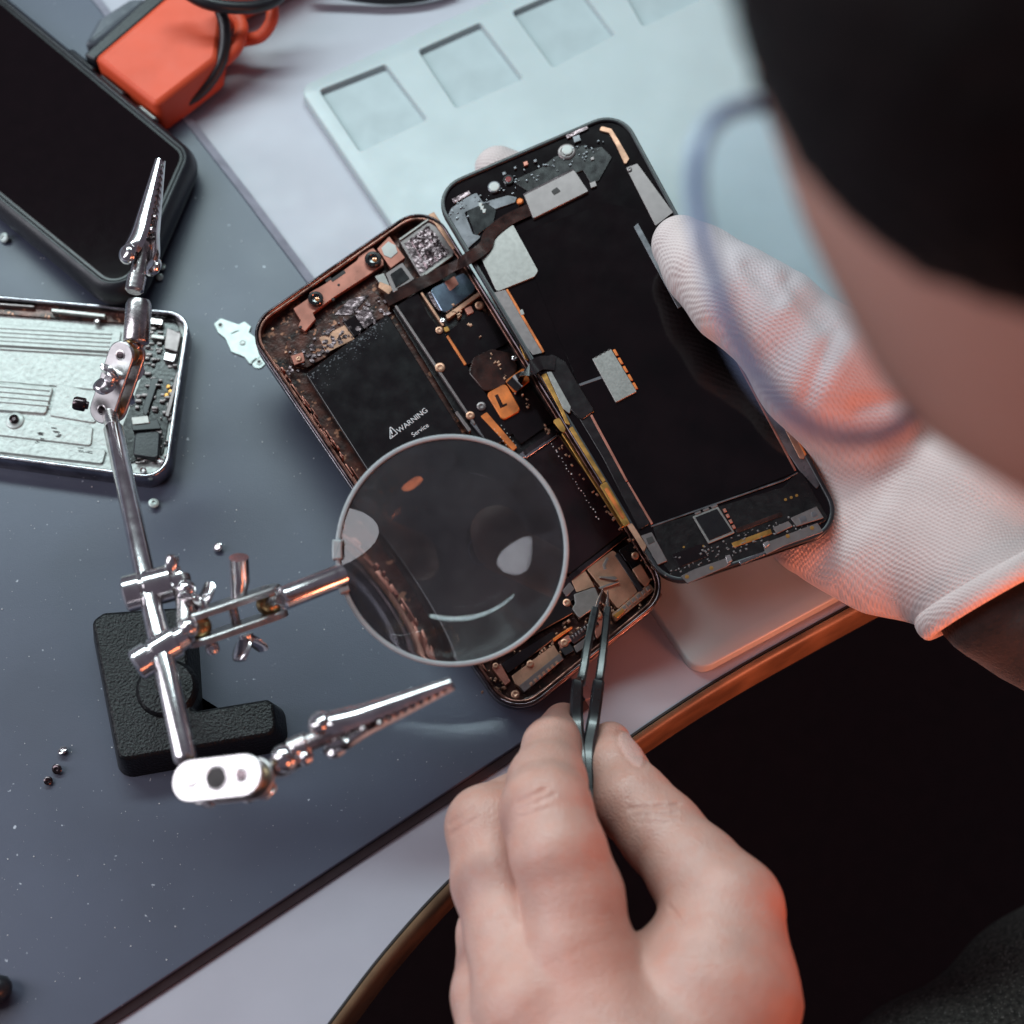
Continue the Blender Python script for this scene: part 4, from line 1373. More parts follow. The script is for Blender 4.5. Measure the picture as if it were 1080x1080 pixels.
def clip(tail, tip, up, L0=38.0):
    """Crocodile clip: sleeve, two tapered U jaws with teeth, finger tabs, spring pin. Origin where the jaws begin."""
    d, y, x = basis(tip - tail, up)
    x = -x
    k = (tip - tail).length / L0
    M = Matrix(((d.x, x.x, y.x, tail.x * .001), (d.y, x.y, y.y, tail.y * .001), (d.z, x.z, y.z, tail.z * .001), (0, 0, 0, 1))) @ Matrix.Diagonal((k, k, k, 1))
    bm = bmesh.new()
    lathe(bm, (-13, 0, 0), (1, 0, 0), [(0, 2.4), (.8, 3.2), (6, 3.3), (6.6, 2.7), (12, 2.5), (19, 2.2)], 22)
    build('clip_sleeve', bm, MAT['chrome_dull'], hh, M)
    for s in (1, -1):
        bm = bmesh.new()
        n, m = 30, 14
        rows_o, rows_i = [], []
        for i in range(n + 1):
            t = i / n
            xx = 38 * t
            r = 4.3 - 2.7 * max(0, (t - .12)) / .88
            lift = 1.5 * max(0, (11 - xx) / 11) ** 1.4
            z0 = .4 + 1.3 * (1 - t)
            if t < .06:
                r *= .72 + .28 * t / .06
            ro, ri = [], []
            for j in range(m + 1):
                a = math.pi * j / m
                tooth = 0
                if j in (0, m) and xx > 15:
                    tooth = -.7 if i % 2 else .3
                ro.append((xx, r * math.cos(a), s * (lift + z0 + tooth + r * .92 * math.sin(a) ** .8)))
                ri.append((xx, (r - .5) * math.cos(a), s * (lift + z0 + tooth + (r - .5) * .9 * math.sin(a) ** .8)))
            rows_o.append(ro)
            rows_i.append(ri)
        vo = [[bm.verts.new(p) for p in r_] for r_ in rows_o]
        vi = [[bm.verts.new(p) for p in r_] for r_ in rows_i]
        for i in range(n):
            for j in range(m):
                bm.faces.new((vo[i][j], vo[i + 1][j], vo[i + 1][j + 1], vo[i][j + 1]))
                bm.faces.new((vi[i][j], vi[i][j + 1], vi[i + 1][j + 1], vi[i + 1][j]))
            for j in (0, m):
                bm.faces.new((vo[i][j], vi[i][j], vi[i + 1][j], vo[i + 1][j]))
        for i in (0, n):
            for j in range(m):
                bm.faces.new((vo[i][j], vo[i][j + 1], vi[i][j + 1], vi[i][j]))
        jaw = build('clip_jaw', bm, MAT['chrome'], hh, M, angle=35)
        bm = bmesh.new()                                    # rounded finger tab
        lathe(bm, (-.6, 0, s * 4.0), (-.15, 0, s * 1.0), [(0, 2.4), (.8, 3.6), (1.9, 3.7), (3.0, 3.0), (3.6, 1.9), (3.5, .6)], 20)
        build('finger_tab', bm, MAT['chrome'], jaw, M)
    for px_, rr_ in ((10, 1.25), (15, .8)):
        bm = bmesh.new()
        lathe(bm, (px_, -4.7, 0), (0, 1, 0), [(0, rr_ * .7), (.5, rr_), (8.9, rr_), (9.4, rr_ * .7)], 14)
        build('pivot_pin', bm, MAT['chrome_dull'], hh, M)
    bm = bmesh.new()
    tube(bm, [(10 + 2.0 * math.cos(a), -2.4 + 4.8 * a / (10 * math.pi), 2.0 * math.sin(a)) for a in [k_ * math.pi / 6 for k_ in range(61)]], .42, 6)
    build('clip_spring', bm, MAT['chrome_dull'], hh, M)
    return M


# upper joint: plate pair seen from its left face, clip rising to the tip beside the black phone
toCam = lambda p: (Vector(CP) - p).normalized()
c0 = P(*crop2(248, 808), 58)
nrm = (toCam(c0) * .92 + Vector((-.5, -.05, 0))).normalized()
c1 = in_plane(crop2(178, 1015), c0, nrm)
u, v, n, L, mid = plate_pair(c0, c1, nrm, 4.7, 6.0, 1.2, [(0, 1.25, 'steel_dark'), (1, 1.25, 'steel_dark')])
wing(c0.lerp(c1, .42) + n * 1.6, n, u, 4.2, mat='chrome')
wing(c0.lerp(c1, .58) - n * 8.4, -n, u.lerp(Vector((0, 0, 1)), .4), 7.0)
knob(P(*crop2(120, 1000), 52), Vector((-.9, .1, .2)), 2.3, 5, 'steel_dark')
bt = mid
sock0, sock1 = P(*crop2(300, 770), 56), P(*crop2(312, 600), 60)
bm = bmesh.new()
tube(bm, [bt, sock0], [2.4, 2.2], 14)
tube(bm, [sock0, sock0.lerp(sock1, .05), sock0.lerp(sock1, .1), sock0.lerp(sock1, .9), sock1], [2.8, 4.1, 4.4, 4.3, 3.6], 20)
build('clip_stem', bm, MAT['chrome_dull'], hh)
bm = bmesh.new()
tube(bm, [mid + u * L, r0 + rdir * 3], [2.6, 2.6], 14)
build('rod_stem', bm, MAT['chrome_dull'], hh)
clip(P(*crop2(318, 440), 62), P(*crop2(392, 70), 66), Vector((-.62, .1, .75)))

# magnifier joint on the rod
cA, cB = rod_at(624), rod_at(688)


def swivel(q0, q1, z, r):
    a_, b_ = P(*q0, z), P(*q1, z)
    ln_ = (b_ - a_).length
    bm = bmesh.new()
    lathe(bm, a_, b_ - a_, [(0, r * .55), (.15, r * .8), (.9, r), (ln_ * .30, r), (ln_ * .32, r * .84), (ln_ * .36, r * .84), (ln_ * .38, r), (ln_ * .8, r), (ln_ * .83, r * .8), (ln_, r * .74)], 24)
    return build('rod_swivel', bm, MAT['chrome'], hh)


zA, zB = cA.z + .5, cB.z + .5
swivel((130, 628), (194, 611), zA, 5.7)
swivel((142, 703), (196, 670), zB, 4.9)
bm = bmesh.new()
tube(bm, [P(192, 609, zA), P(196, 640, (zA + zB) / 2), P(196, 674, zB)], [2.7, 3.0, 2.7], 16)
build('joint_bolt', bm, MAT['chrome_dull'], hh)
knob(P(180, 606, zA + 3), Vector((.15, .9, .6)), 2.1, 6)
nr = Vector((-.24, .82, .52)).normalized()
e0 = P(207, 652, zA + 1)
e1 = in_plane((281, 627), e0, nr)
u, v, n, L, mid = plate_pair(e0, e1, nr, 5.0, 5.6, 2.3, [(0, 1.2, 'steel_dark'), (1, 1.2, 'steel_dark')])
bm = bmesh.new()
tube(bm, [P(196, 645, (zA + zB) / 2), mid, mid + u * L * .12], [3.2, 2.8, 2.4], 16)
build('joint_stem', bm, MAT['chrome_dull'], hh)
ctr = e0.lerp(e1, .58)
bm = bmesh.new()
tube(bm, [ctr, P(253, 612, ctr.z + 3), P(252, 588, ctr.z + 9)], [2.0, 3.1, 3.0], 16)
build('bolt_lever', bm, MAT['chrome'], hh)
wing(e0.lerp(e1, .10) + n * 3.0, n, u.lerp(v, .2), 5.5)
wing(ctr - n * 10.6, -n, u.lerp(v, .3), 5.5)
knob(e0.lerp(e1, .1) - n * 8, -n, 2.2, 4)
for q, z, rr in (((196, 622), zA + 3, 3.2), ((204, 634), zA + 3, 2.6), ((199, 662), zB + 2, 3.2)):
    bm = bmesh.new()
    ball(bm, P(*q, z), rr)
    build('cap_nut', bm, MAT['chrome'], hh)
a0, a1, a2 = mid + u * L, P(296, 632, 80), P(360, 607, 71)
bm = bmesh.new()
tube(bm, [a0, a1], [1.7, 1.5], 14)
build('arm_neck', bm, MAT['chrome_dull'], hh)
bm = bmesh.new()
tube(bm, [a1, a1.lerp(a2, .02), a1.lerp(a2, .06), a2], [2.4, 3.5, 3.7, 3.7], 22)
build('magnifier_arm', bm, MAT['chrome'], hh)
lc = P(477, 580, 66)
ln = (toCam(lc) + Vector((.0, .10, 0))).normalized()
LR = mm((477, 580), 66, 123)
d_, y_, x_ = basis(ln, (0, 1, 0))
x_ = -x_
Ml = Matrix(((x_.x, y_.x, d_.x, lc.x * .001), (x_.y, y_.y, d_.y, lc.y * .001), (x_.z, y_.z, d_.z, lc.z * .001), (0, 0, 0, 1)))
RC = 100.0
ri = LR - 1.6
sag = lambda r: math.sqrt(RC * RC - r * r) - math.sqrt(RC * RC - ri * ri)
prof = [(-1.0 - sag(ri * k / 28), ri * k / 28) for k in range(29)] + [(1.0 + sag(ri * k / 28), ri * k / 28) for k in range(28, -1, -1)]
bm = bmesh.new()
lathe(bm, (0, 0, 0), (0, 0, 1), prof, 96)
lens = build('magnifier_lens', bm, MAT['glass'], hh, Ml, angle=60)
bm = bmesh.new()
ro = circle((0, 0), LR, 96)
frame_ring(bm, ro, circle((0, 0), ri + .04, 96), -1.7, 1.7, .4)
rim = build('magnifier_rim', bm, MAT['rim_clear'], hh, Ml)
bm = bmesh.new()                                            # clear clasp that grips the rim at the arm
for a0_, a1_ in ((R(176), R(186)), (R(190), R(203))):
    aa = [a0_ + (a1_ - a0_) * k / 8 for k in range(9)]
    outl = [(math.cos(a) * (LR + .9), math.sin(a) * (LR + .9)) for a in aa] + [(math.cos(a) * (LR - 2.2), math.sin(a) * (LR - 2.2)) for a in reversed(aa)]
    prism(bm, fillet(outl, .9, 3), -2.4, 2.6, .5)
build('rim_clasp', bm, MAT['rim_clear'], rim, Ml)

# lower joint and the second clip
g0 = P(203, 824, 86)
nr = (toCam(g0) + (Vector((-820, -60, 640)) - g0).normalized()).normalized()
g1 = in_plane((258, 818), g0, nr)
u, v, n, L, mid = plate_pair(g0, g1, nr, 6.1, 5.0, 1.2, [(0.02, 1.5, 'chrome_dull'), (.98, 1.5, 'steel_dark'), (.5, 3.1, 'seam')])
wing(g0.lerp(g1, .8) - n * 8.5, (-n).lerp(Vector((.5, -.9, 0)), .6), Vector((.6, -.5, 0)), 7)
knob(P(222, 838, 80), Vector((-.1, -.9, .2)), 2.2, 3.5, 'chrome_dull')
h0, h1 = P(286, 812, 84), P(318, 794, 87)
bm = bmesh.new()
tube(bm, [mid + u * L, h0, h0.lerp(h1, .05), h0.lerp(h1, .3), h1], [1.7, 1.7, 2.9, 3.8, 3.4], 18)
build('clip_stem', bm, MAT['chrome_dull'], hh)
for q, rr in (((300, 800), 4.1), ((312, 790), 3.0), ((322, 799), 2.4)):
    bm = bmesh.new()
    ball(bm, P(*q, 89), rr)
    build('joint_ball', bm, MAT['chrome'], hh)
clip(P(348, 774, 91), P(477, 721, 99), Vector((-.2, .5, .85)))

# ------------------------------------------------------------------ tweezers between the fingers, tips on the lower board
tw = empty('tweezers', loc=tuple(P(625, 760, 30)), label="black pointed tweezers pinched between bare finger and thumb over the phone", cat="tweezers")


def tw_arm(pts, tip, name='tweezer_arm'):
    bm = bmesh.new()
    sp = spline([P(*q[:3]) for q in pts], 6)
    n = len(sp)
    ws = [q[3] for q in pts]
    rings = []
    side = Vector((1, .2, 0))
    for i, p in enumerate(sp):
        f = i / (n - 1) * (len(ws) - 1)
        k = min(int(f), len(ws) - 2)
        w = (ws[k] + (ws[k + 1] - ws[k]) * (f - k)) * 1.25
        t = (sp[min(i + 1, n - 1)] - sp[max(i - 1, 0)]).normalized()
        s_ = (side - t * side.dot(t)).normalized()
        u_ = t.cross(s_)
        th = w * .95
        rings.append([p + s_ * w * a + u_ * th * b for a, b in ((.6, 1), (1, .6), (1, -.6), (.6, -1), (-.6, -1), (-1, -.6), (-1, .6), (-.6, 1))])
    loops(bm, rings)
    arm = build(name, bm, MAT['tweezer'], tw)
    bm = bmesh.new()
    tube(bm, [P(*q[:3]) for q in tip], [q[3] for q in tip], 10)
    build('bare_tip', bm, MAT['chrome_dull'], arm)


zt = 20
tw_arm([(628, 642, zt + 3, .95), (620, 680, zt + 8, 1.05), (613, 718, zt + 11, 1.15), (609, 722, zt + 12, 1.5), (608, 760, zt + 11, 1.7), (612, 800, zt + 15, 1.8), (618, 850, zt + 17, 1.8), (632, 905, zt + 20, 1.9)],
       [(629, 646, zt + 3, .9), (631, 634, zt + 1, .6), (636, 621, zt - 1.5, .25)])
tw_arm([(641, 642, zt + 3, .95), (637, 680, zt + 8, 1.05), (632, 718, zt + 11, 1.15), (631, 722, zt + 12, 1.5), (626, 760, zt + 11, 1.6), (620, 800, zt + 15, 1.6), (622, 850, zt + 17, 1.7), (634, 905, zt + 20, 1.8)],
       [(641, 646, zt + 3, .9), (641, 634, zt + 1, .6), (641, 623, zt - 1.5, .25)])
# ------------------------------------------------------------------ the person: smooth bodies grown from signed distance fields
def A(q, z):
    return np.array(P(q[0], q[1], z))


def cone(a, b, ra, rb):
    ba = b - a
    bb = ba @ ba

    def f(p):
        h = np.clip(((p - a) @ ba) / bb, 0, 1)
        return np.linalg.norm(p - a - h[:, None] * ba, axis=1) - (ra + (rb - ra) * h)
    lo = np.minimum(a - ra, b - rb)
    hi = np.maximum(a + ra, b + rb)
    f.box = (lo, hi)
    return f


def smin(a, b, k):
    h = np.clip(.5 + .5 * (b - a) / k, 0, 1)
    return b + (a - b) * h - k * h * (1 - h)


def chain(pts, k=3.0):
    """(px, py, z, radius in photo pixels) joints -> list of cones smoothly merged."""
    j = [(A(q[:2], q[2]), mm(q[:2], q[2], q[3])) for q in pts]
    return [cone(j[i][0], j[i + 1][0], j[i][1], j[i + 1][1]) for i in range(len(j) - 1)]


def sdf_mesh(field, lo, hi, h):
    """Surface nets with a coarse first pass; vertices then pulled onto the field's zero."""
    lo = np.array(lo, float)
    n = np.ceil((np.array(hi) - lo) / h / 4).astype(int) * 4 + 1
    cs = [np.arange(0, n[i], 4) for i in range(3)]
    gc = np.stack(np.meshgrid(*cs, indexing='ij'), -1).reshape(-1, 3)
    dc_ = np.empty(len(gc))
    for s in range(0, len(gc), 200000):
        dc_[s:s + 200000] = field(lo + gc[s:s + 200000] * h)
    dc3 = dc_.reshape([len(c) for c in cs])
    D = np.repeat(np.repeat(np.repeat(dc3, 4, 0), 4, 1), 4, 2)[:n[0], :n[1], :n[2]].copy()
    near = np.abs(D) < h * 8.5
    idx = np.argwhere(near)
    for s in range(0, len(idx), 200000):
        ii = idx[s:s + 200000]
        D[ii[:, 0], ii[:, 1], ii[:, 2]] = field(lo + ii * h)
    S = D < 0
    c8_ = [S[i:n[0] - 1 + i, j:n[1] - 1 + j, k:n[2] - 1 + k] for i in (0, 1) for j in (0, 1) for k in (0, 1)]
    cnt = sum(c.astype(np.int8) for c in c8_)
    act = (cnt > 0) & (cnt < 8)
    ids = -np.ones(act.shape, int)
    cells = np.argwhere(act)
    ids[act] = np.arange(len(cells))
    acc = np.zeros((len(cells), 3))
    num = np.zeros(len(cells))
    for ax in range(3):
        for o1_ in (0, 1):
            for o2_ in (0, 1):
                a = cells.copy()
                oth = [x for x in range(3) if x != ax]
                a[:, oth[0]] += o1_
                a[:, oth[1]] += o2_
                b = a.copy()
                b[:, ax] += 1
                da, db = D[tuple(a.T)], D[tuple(b.T)]
                m = (da < 0) != (db < 0)
                t = np.where(m, da / np.where(m, da - db, 1), 0)
                pos = a.astype(float)
                pos[:, ax] += t
                acc[m] += pos[m]
                num[m] += 1
    V = lo + acc / np.maximum(num, 1)[:, None] * h
    F = []
    for ax in range(3):
        oth = [x for x in range(3) if x != ax]
        sl0 = [slice(None)] * 3
        sl1 = [slice(None)] * 3
        sl0[ax], sl1[ax] = slice(0, n[ax] - 1), slice(1, n[ax])
        for o in oth:
            sl0[o] = slice(1, n[o] - 1)
            sl1[o] = slice(1, n[o] - 1)
        a, b = S[tuple(sl0)], S[tuple(sl1)]
        e = np.argwhere(a != b)
        sgn = a[tuple(e.T)]
        e[:, oth[0]] += 1
        e[:, oth[1]] += 1
        q = []
        for d0, d1 in ((1, 1), (0, 1), (0, 0), (1, 0)):
            c = e.copy()
            c[:, oth[0]] -= d0
            c[:, oth[1]] -= d1
            q.append(ids[tuple(c.T)])
        q = np.stack(q, 1)
        flip = sgn if ax != 1 else ~sgn
        q[~flip] = q[~flip][:, ::-1]
        F.append(q)
    F = np.concatenate(F)
    F = F[(F >= 0).all(1)]
    eps = h * .25
    for it in range(2):
        d = field(V)
        g = np.stack([(field(V + np.eye(3)[k] * eps) - field(V - np.eye(3)[k] * eps)) / (2 * eps) for k in range(3)], 1)
        g /= np.maximum(np.linalg.norm(g, axis=1), .3)[:, None]
        V -= np.clip(d, -h, h)[:, None] * g * .9
    return V, F


def mesh_from(name, V, F):
    me = bpy.data.meshes.new(name)
    me.vertices.add(len(V))
    me.vertices.foreach_set("co", np.asarray(V, float).ravel())
    me.loops.add(len(F) * 4)
    me.loops.foreach_set("vertex_index", F.ravel().astype(np.int32))
    me.polygons.add(len(F))
    me.polygons.foreach_set("loop_start", np.arange(len(F), dtype=np.int32) * 4)
    me.update(calc_edges=True)
    me.validate()
    return me


def seg_dist(p, a, b):
    ba = b - a
    h = np.clip(((p - a) @ ba) / (ba @ ba), 0, 1)
    return np.linalg.norm(p - a - h[:, None] * ba, axis=1)


def union(fs, k):
    def f(p):
        d = fs[0](p)
        for g in fs[1:]:
            d = smin(d, g(p), k)
        return d
    return f


# ---- bare left hand
index = union(chain([(594, 763, 21, 22), (582, 788, 35, 30), (577, 826, 53, 41), (576, 856, 64, 48), (589, 900, 67, 50), (604, 946, 63, 53), (611, 1004, 60, 58)]), 3)
middle = union(chain([(598, 812, 6, 26), (566, 836, 22, 32), (514, 872, 42, 43), (522, 930, 46, 45), (540, 985, 50, 49), (560, 1062, 56, 62)]), 3)
ring = union(chain([(560, 900, 9, 34), (520, 985, 29, 37), (522, 1050, 41, 45), (535, 1110, 51, 52)]), 3)
pinky = union(chain([(545, 980, 9, 30), (515, 1050, 21, 34), (530, 1130, 39, 42), (560, 1180, 47, 48)]), 3)
thumb = union(chain([(644, 783, 25, 22), (650, 812, 30, 31), (668, 847, 37, 40), (697, 878, 41, 43), (735, 922, 47, 49), (766, 960, 51, 58), (752, 1040, 53, 84)]), 4)
palm = union(chain([(605, 1010, 61, 54), (650, 1120, 59, 86)]) + chain([(565, 1068, 57, 58), (640, 1160, 57, 84)]) + chain([(540, 1110, 49, 50), (610, 1200, 53, 80)]) +
             chain([(760, 965, 49, 56), (752, 1050, 49, 88), (700, 1180, 57, 96)]) + chain([(690, 1020, 47, 34), (640, 1040, 51, 60)]) + chain([(640, 1160, 55, 98), (690, 1330, 65, 94), (760, 1560, 29, 120), (830, 1800, -11, 150)]), 7)
creases = [((664, 853), (716, 848), 84, .42, .9), ((668, 860), (712, 858), 83, .26, .8), ((668, 866), (704, 868), 82, .2, .9), ((546, 846), (576, 832), 106, .40, .9), ((548, 853), (584, 838), 108, .3, .9), ((548, 862), (580, 852), 110, .2, .9),
           ((705, 955), (720, 974), 88, .5, 1.1), ((474, 870), (498, 852), 92, .3, .9), ((476, 880), (504, 862), 92, .25, 1.0)]
cre = []
for a, b, z, dep, w in creases:
    cre.append((a, b, dep * 1.5 if b[1] > 800 else dep, w))
nail_px = ((655, 775), (676, 806))


def hand_field(p):
    f = smin(index(p), thumb(p), .8)
    f = smin(f, middle(p), .5)
    f = smin(f, smin(ring(p), pinky(p), .6), .6)
    return smin(f, palm(p), 5.5)


lo = P(450, 1400, 30)
V, F = sdf_mesh(hand_field, (P(455, 1000, 60).x - 6, P(650, 1420, 100).y, -25), (P(880, 1000, 40).x + 10, P(600, 735, 40).y + 8, 130), .75)
# finer relief is laid on the surface: creases, tendon ridges, nail plate (measured where they show in the photograph)
C0 = np.array(CP)
dv = V - C0
dz = dv @ CF
PX = 540 + 540 / CAM_K * (dv @ CR) / dz
PY = 540 - 540 / CAM_K * (dv @ CU) / dz
eps = .3
G = np.stack([(hand_field(V + np.eye(3)[k] * eps) - hand_field(V - np.eye(3)[k] * eps)) for k in range(3)], 1)
G /= np.linalg.norm(G, axis=1)[:, None] + 1e-9
facing = np.clip(-(G * (dv / np.linalg.norm(dv, axis=1)[:, None])).sum(1), 0, 1)
disp = np.zeros(len(V))
P2 = np.stack([PX, PY], 1)
for a, b, dep, w in cre:
    d2 = seg_dist(P2, np.array(a, float), np.array(b, float))
    wob = 1.5 * np.sin(PX * .35)
    disp -= dep * np.exp(-((d2 + wob * .3) / 2.0) ** 2) * (facing > .1)
red = np.zeros(len(V))
for q, z, s, w in (((640, 1010), 76, 15, .5), ((600, 1040), 80, 15, .4), ((572, 855), 75, 10, .25), ((476, 868), 57, 9, .6), ((815, 930), 53, 15, .35), ((690, 850), 43, 9, .4), ((592, 752), 24, 8, .5), ((648, 770), 29, 6, .45), ((560, 1070), 77, 12, .35)):
    red += w * np.exp(-(np.linalg.norm(V - A(q, z), axis=1) / s) ** 2)
nc, nd = np.array([666.5, 790.0]), np.array([11.0, 17.0])
ax = nd / np.linalg.norm(nd)
rel = P2 - nc
al, ac = rel @ ax, rel @ np.array([-ax[1], ax[0]])
e = np.sqrt((al / 20.5) ** 2 + (ac / 9.5) ** 2)
nail = np.clip((1.08 - e) / .16, 0, 1) * (facing > .02) * (V[:, 2] > 6)
disp -= .28 * np.exp(-((e - 1.12) / .13) ** 2) * (facing > .02)
disp += .10 * nail
V = V + G * disp[:, None]
hand_V, hand_F, hand_red, hand_nail = V, F, red, nail

# ---- head, neck, shoulders and right arm (far out of focus at the upper right, mostly outside the frame)
HC = A((1260, -120), 375)
SK = A((1238, -84), 364)
sp_ = float(mm((1240, -80), 372, 1))


def ball_f(c, r):
    return lambda p: np.linalg.norm(p - c, axis=1) - r


head = union([ball_f(SK, 482 * sp_), cone(A((1120, 120), 362), A((1180, 260), 330), 35, 29), cone(A((1038, 330), 338), A((1018, 372), 326), 11, 8.5), cone(A((1180, 260), 330), A((1260, 330), 305), 31, 27)], 10)
neck = union([cone(HC + np.array([10, -30, -20]), np.array([330., -160, 270]), 60, 60), cone(np.array([330., -160, 270]), np.array([470., -240, 120]), 75, 95)], 25)
sh_l, el_l, wr_l = np.array([450., -420, 200]), np.array([260., -640, 0]), A((760, 1560), 60)
sh_r, el_r = np.array([440., -80, 190]), np.array([370., -130, 20])
wr_r = np.array(P(1200, 850, 24))
arms = union([cone(np.array([470., -240, 150]), sh_l, 85, 55), cone(sh_l, el_l, 48, 40), cone(el_l, wr_l, 40, 27), cone(np.array([470., -240, 150]), sh_r, 85, 55), cone(sh_r, el_r, 46, 38), cone(el_r, wr_r, 26, 10)], 20)
body_f = union([head, neck, arms], 14)
V2, F2 = sdf_mesh(body_f, (-40, -720, -80), (600, 190, 500), 5.0)
V = np.concatenate([hand_V, V2])
F = np.concatenate([hand_F, F2 + len(hand_V)])
me = mesh_from("body", V, F)
att = me.color_attributes.new("skin_marks_shade", 'FLOAT_COLOR', 'POINT')
colr = np.zeros((len(V), 4))
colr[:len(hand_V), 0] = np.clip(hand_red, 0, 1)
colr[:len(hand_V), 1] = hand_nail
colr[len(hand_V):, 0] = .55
colr[len(hand_V):, 2] = 1  # mask for the face, whose dimness is painted into the skin
colr[:, 3] = 1
att.data.foreach_set("color", colr.ravel())


def skin_material():
    m = material('skin', (.60, .345, .285), .38, var=.05, vscale=90, sss=.12, rvar=.06)
    nt = m.node_tree
    nd_, ln_ = nt.nodes, nt.links
    b = nd_["Principled BSDF"]
    src = b.inputs["Base Color"].links[0].from_socket
    at_ = nd_.new("ShaderNodeAttribute")
    at_.attribute_name = "skin_marks_shade"
    sep = nd_.new("ShaderNodeSeparateColor")
    ln_.new(at_.outputs["Color"], sep.inputs[0])
    m1 = nd_.new("ShaderNodeMix")
    m1.data_type = 'RGBA'
    m1.inputs[7].default_value = (.56, .235, .175, 1)
    ml = nd_.new("ShaderNodeMath")
    ml.operation = 'MULTIPLY'
    ml.inputs[1].default_value = .75
    ln_.new(sep.outputs[0], ml.inputs[0])
    ln_.new(src, m1.inputs[6])
    ln_.new(ml.outputs[0], m1.inputs[0])
    tc = nd_.new("ShaderNodeTexCoord")                      # small blotches
    nz = nd_.new("ShaderNodeTexNoise")
    nz.inputs["Scale"].default_value = 240
    nz.inputs["Detail"].default_value = 6
    ln_.new(tc.outputs["Object"], nz.inputs["Vector"])
    mr = nd_.new("ShaderNodeMapRange")
    mr.inputs[1].default_value, mr.inputs[2].default_value, mr.inputs[4].default_value = .45, .75, .5
    ln_.new(nz.outputs[0], mr.inputs[0])
    mb = nd_.new("ShaderNodeMix")
    mb.data_type = 'RGBA'
    mb.inputs[7].default_value = (.60, .26, .19, 1)
    ln_.new(m1.outputs[2], mb.inputs[6])
    ln_.new(mr.outputs[0], mb.inputs[0])
    m2 = nd_.new("ShaderNodeMix")
    m2.data_type = 'RGBA'
    m2.inputs[7].default_value = (.66, .40, .35, 1)
    ln_.new(mb.outputs[2], m2.inputs[6])
    ln_.new(sep.outputs[1], m2.inputs[0])
    m3 = nd_.new("ShaderNodeMix")                            # shade on the face painted in as darker, browner skin
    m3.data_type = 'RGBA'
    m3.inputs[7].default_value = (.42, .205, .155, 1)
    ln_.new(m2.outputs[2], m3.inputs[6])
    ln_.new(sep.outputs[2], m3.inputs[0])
    ln_.new(m3.outputs[2], b.inputs["Base Color"])
    rsrc = b.inputs["Roughness"].links[0].from_socket
    mr2 = nd_.new("ShaderNodeMix")
    ln_.new(sep.outputs[1], mr2.inputs[0])
    ln_.new(rsrc, mr2.inputs[2])
    mr2.inputs[3].default_value = .24
    ln_.new(mr2.outputs[0], b.inputs["Roughness"])
    vo = nd_.new("ShaderNodeTexVoronoi")                    # fine skin lattice
    vo.inputs["Scale"].default_value = 1500
    ln_.new(tc.outputs["Object"], vo.inputs["Vector"])
    n5 = nd_.new("ShaderNodeTexNoise")
    n5.inputs["Scale"].default_value = 520
    n5.inputs["Detail"].default_value = 5
    ln_.new(tc.outputs["Object"], n5.inputs["Vector"])
    ad = nd_.new("ShaderNodeMath")
    ln_.new(vo.outputs["Distance"], ad.inputs[0])
    ln_.new(n5.outputs[0], ad.inputs[1])
    bp = nd_.new("ShaderNodeBump")
    bp.inputs["Strength"].default_value = .32
    bp.inputs["Distance"].default_value = .0005
    ln_.new(ad.outputs[0], bp.inputs["Height"])
    ln_.new(bp.outputs[0], b.inputs["Normal"])
    return m


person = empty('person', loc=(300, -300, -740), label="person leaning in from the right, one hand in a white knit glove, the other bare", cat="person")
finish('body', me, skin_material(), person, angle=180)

# ---- hair
HH = A((1262, -122), 392)
hair = union([ball_f(HH, 452 * sp_), ball_f(HH + np.array([30, 20, 0]), 458 * sp_)], 10)
V, F = sdf_mesh(lambda p: hair(p) + .8 * np.sin(p[:, 0] * .9) * np.sin(p[:, 1] * .8 + p[:, 2]), HH - 95, HH + np.array([130, 130, 110]), 3.0)
finish('hair', mesh_from("hair", V, F), MAT['hair'], person, angle=180)

# ---- knitted glove on the right hand
g_thumb = union(chain([(718, 258, 66, 31), (742, 282, 68, 40), (776, 312, 70, 49), (815, 338, 68, 53), (862, 388, 60, 66), (912, 440, 46, 70)]), 5)
g_palm = union(chain([(898, 440, 42, 58), (920, 512, 26, 66), (960, 548, 28, 72), (1052, 632, 34, 70)]) + chain([(852, 556, 22, 46), (930, 578, 22, 64), (1010, 590, 30, 70)]) +
               chain([(950, 450, 32, 70), (1020, 520, 34, 80), (1075, 625, 34, 70)]) + chain([(870, 480, 20, 44), (880, 560, 20, 52)]), 9)
g_index = union(chain([(895, 440, 26, 52), (760, 330, 22, 36), (640, 240, 22, 33), (556, 195, 27, 29), (526, 180, 29, 26)]), 3)
g_mid = union(chain([(860, 480, 20, 46), (740, 410, 18, 36), (640, 330, 17, 33), (590, 300, 17, 28)]), 3)
g_rest = union(chain([(850, 540, 20, 46), (750, 480, 17, 34), (680, 430, 17, 30)]), 3)
folds = [((790, 280), (818, 312), 1.0, 9), ((832, 297), (866, 338), 1.2, 10), ((742, 250), (748, 290), .9, 6), ((880, 350), (850, 420), 1.0, 10), ((905, 430), (960, 420), .8, 9), ((940, 470), (1010, 450), .9, 10),
         ((860, 600), (930, 520), .7, 12)]


wc = P(1046, 622, 34)
wa = (P(1099, 707, 30) - wc).normalized()


def glove_field(p):
    f = smin(g_index(p), smin(g_mid(p), g_rest(p), 1.5), 1.2)
    f = smin(f, g_palm(p), 6)
    f = smin(f, g_thumb(p), 5)
    return np.maximum(f, (p - np.array(wc) - np.array(wa) * 1.0) @ np.array(wa))


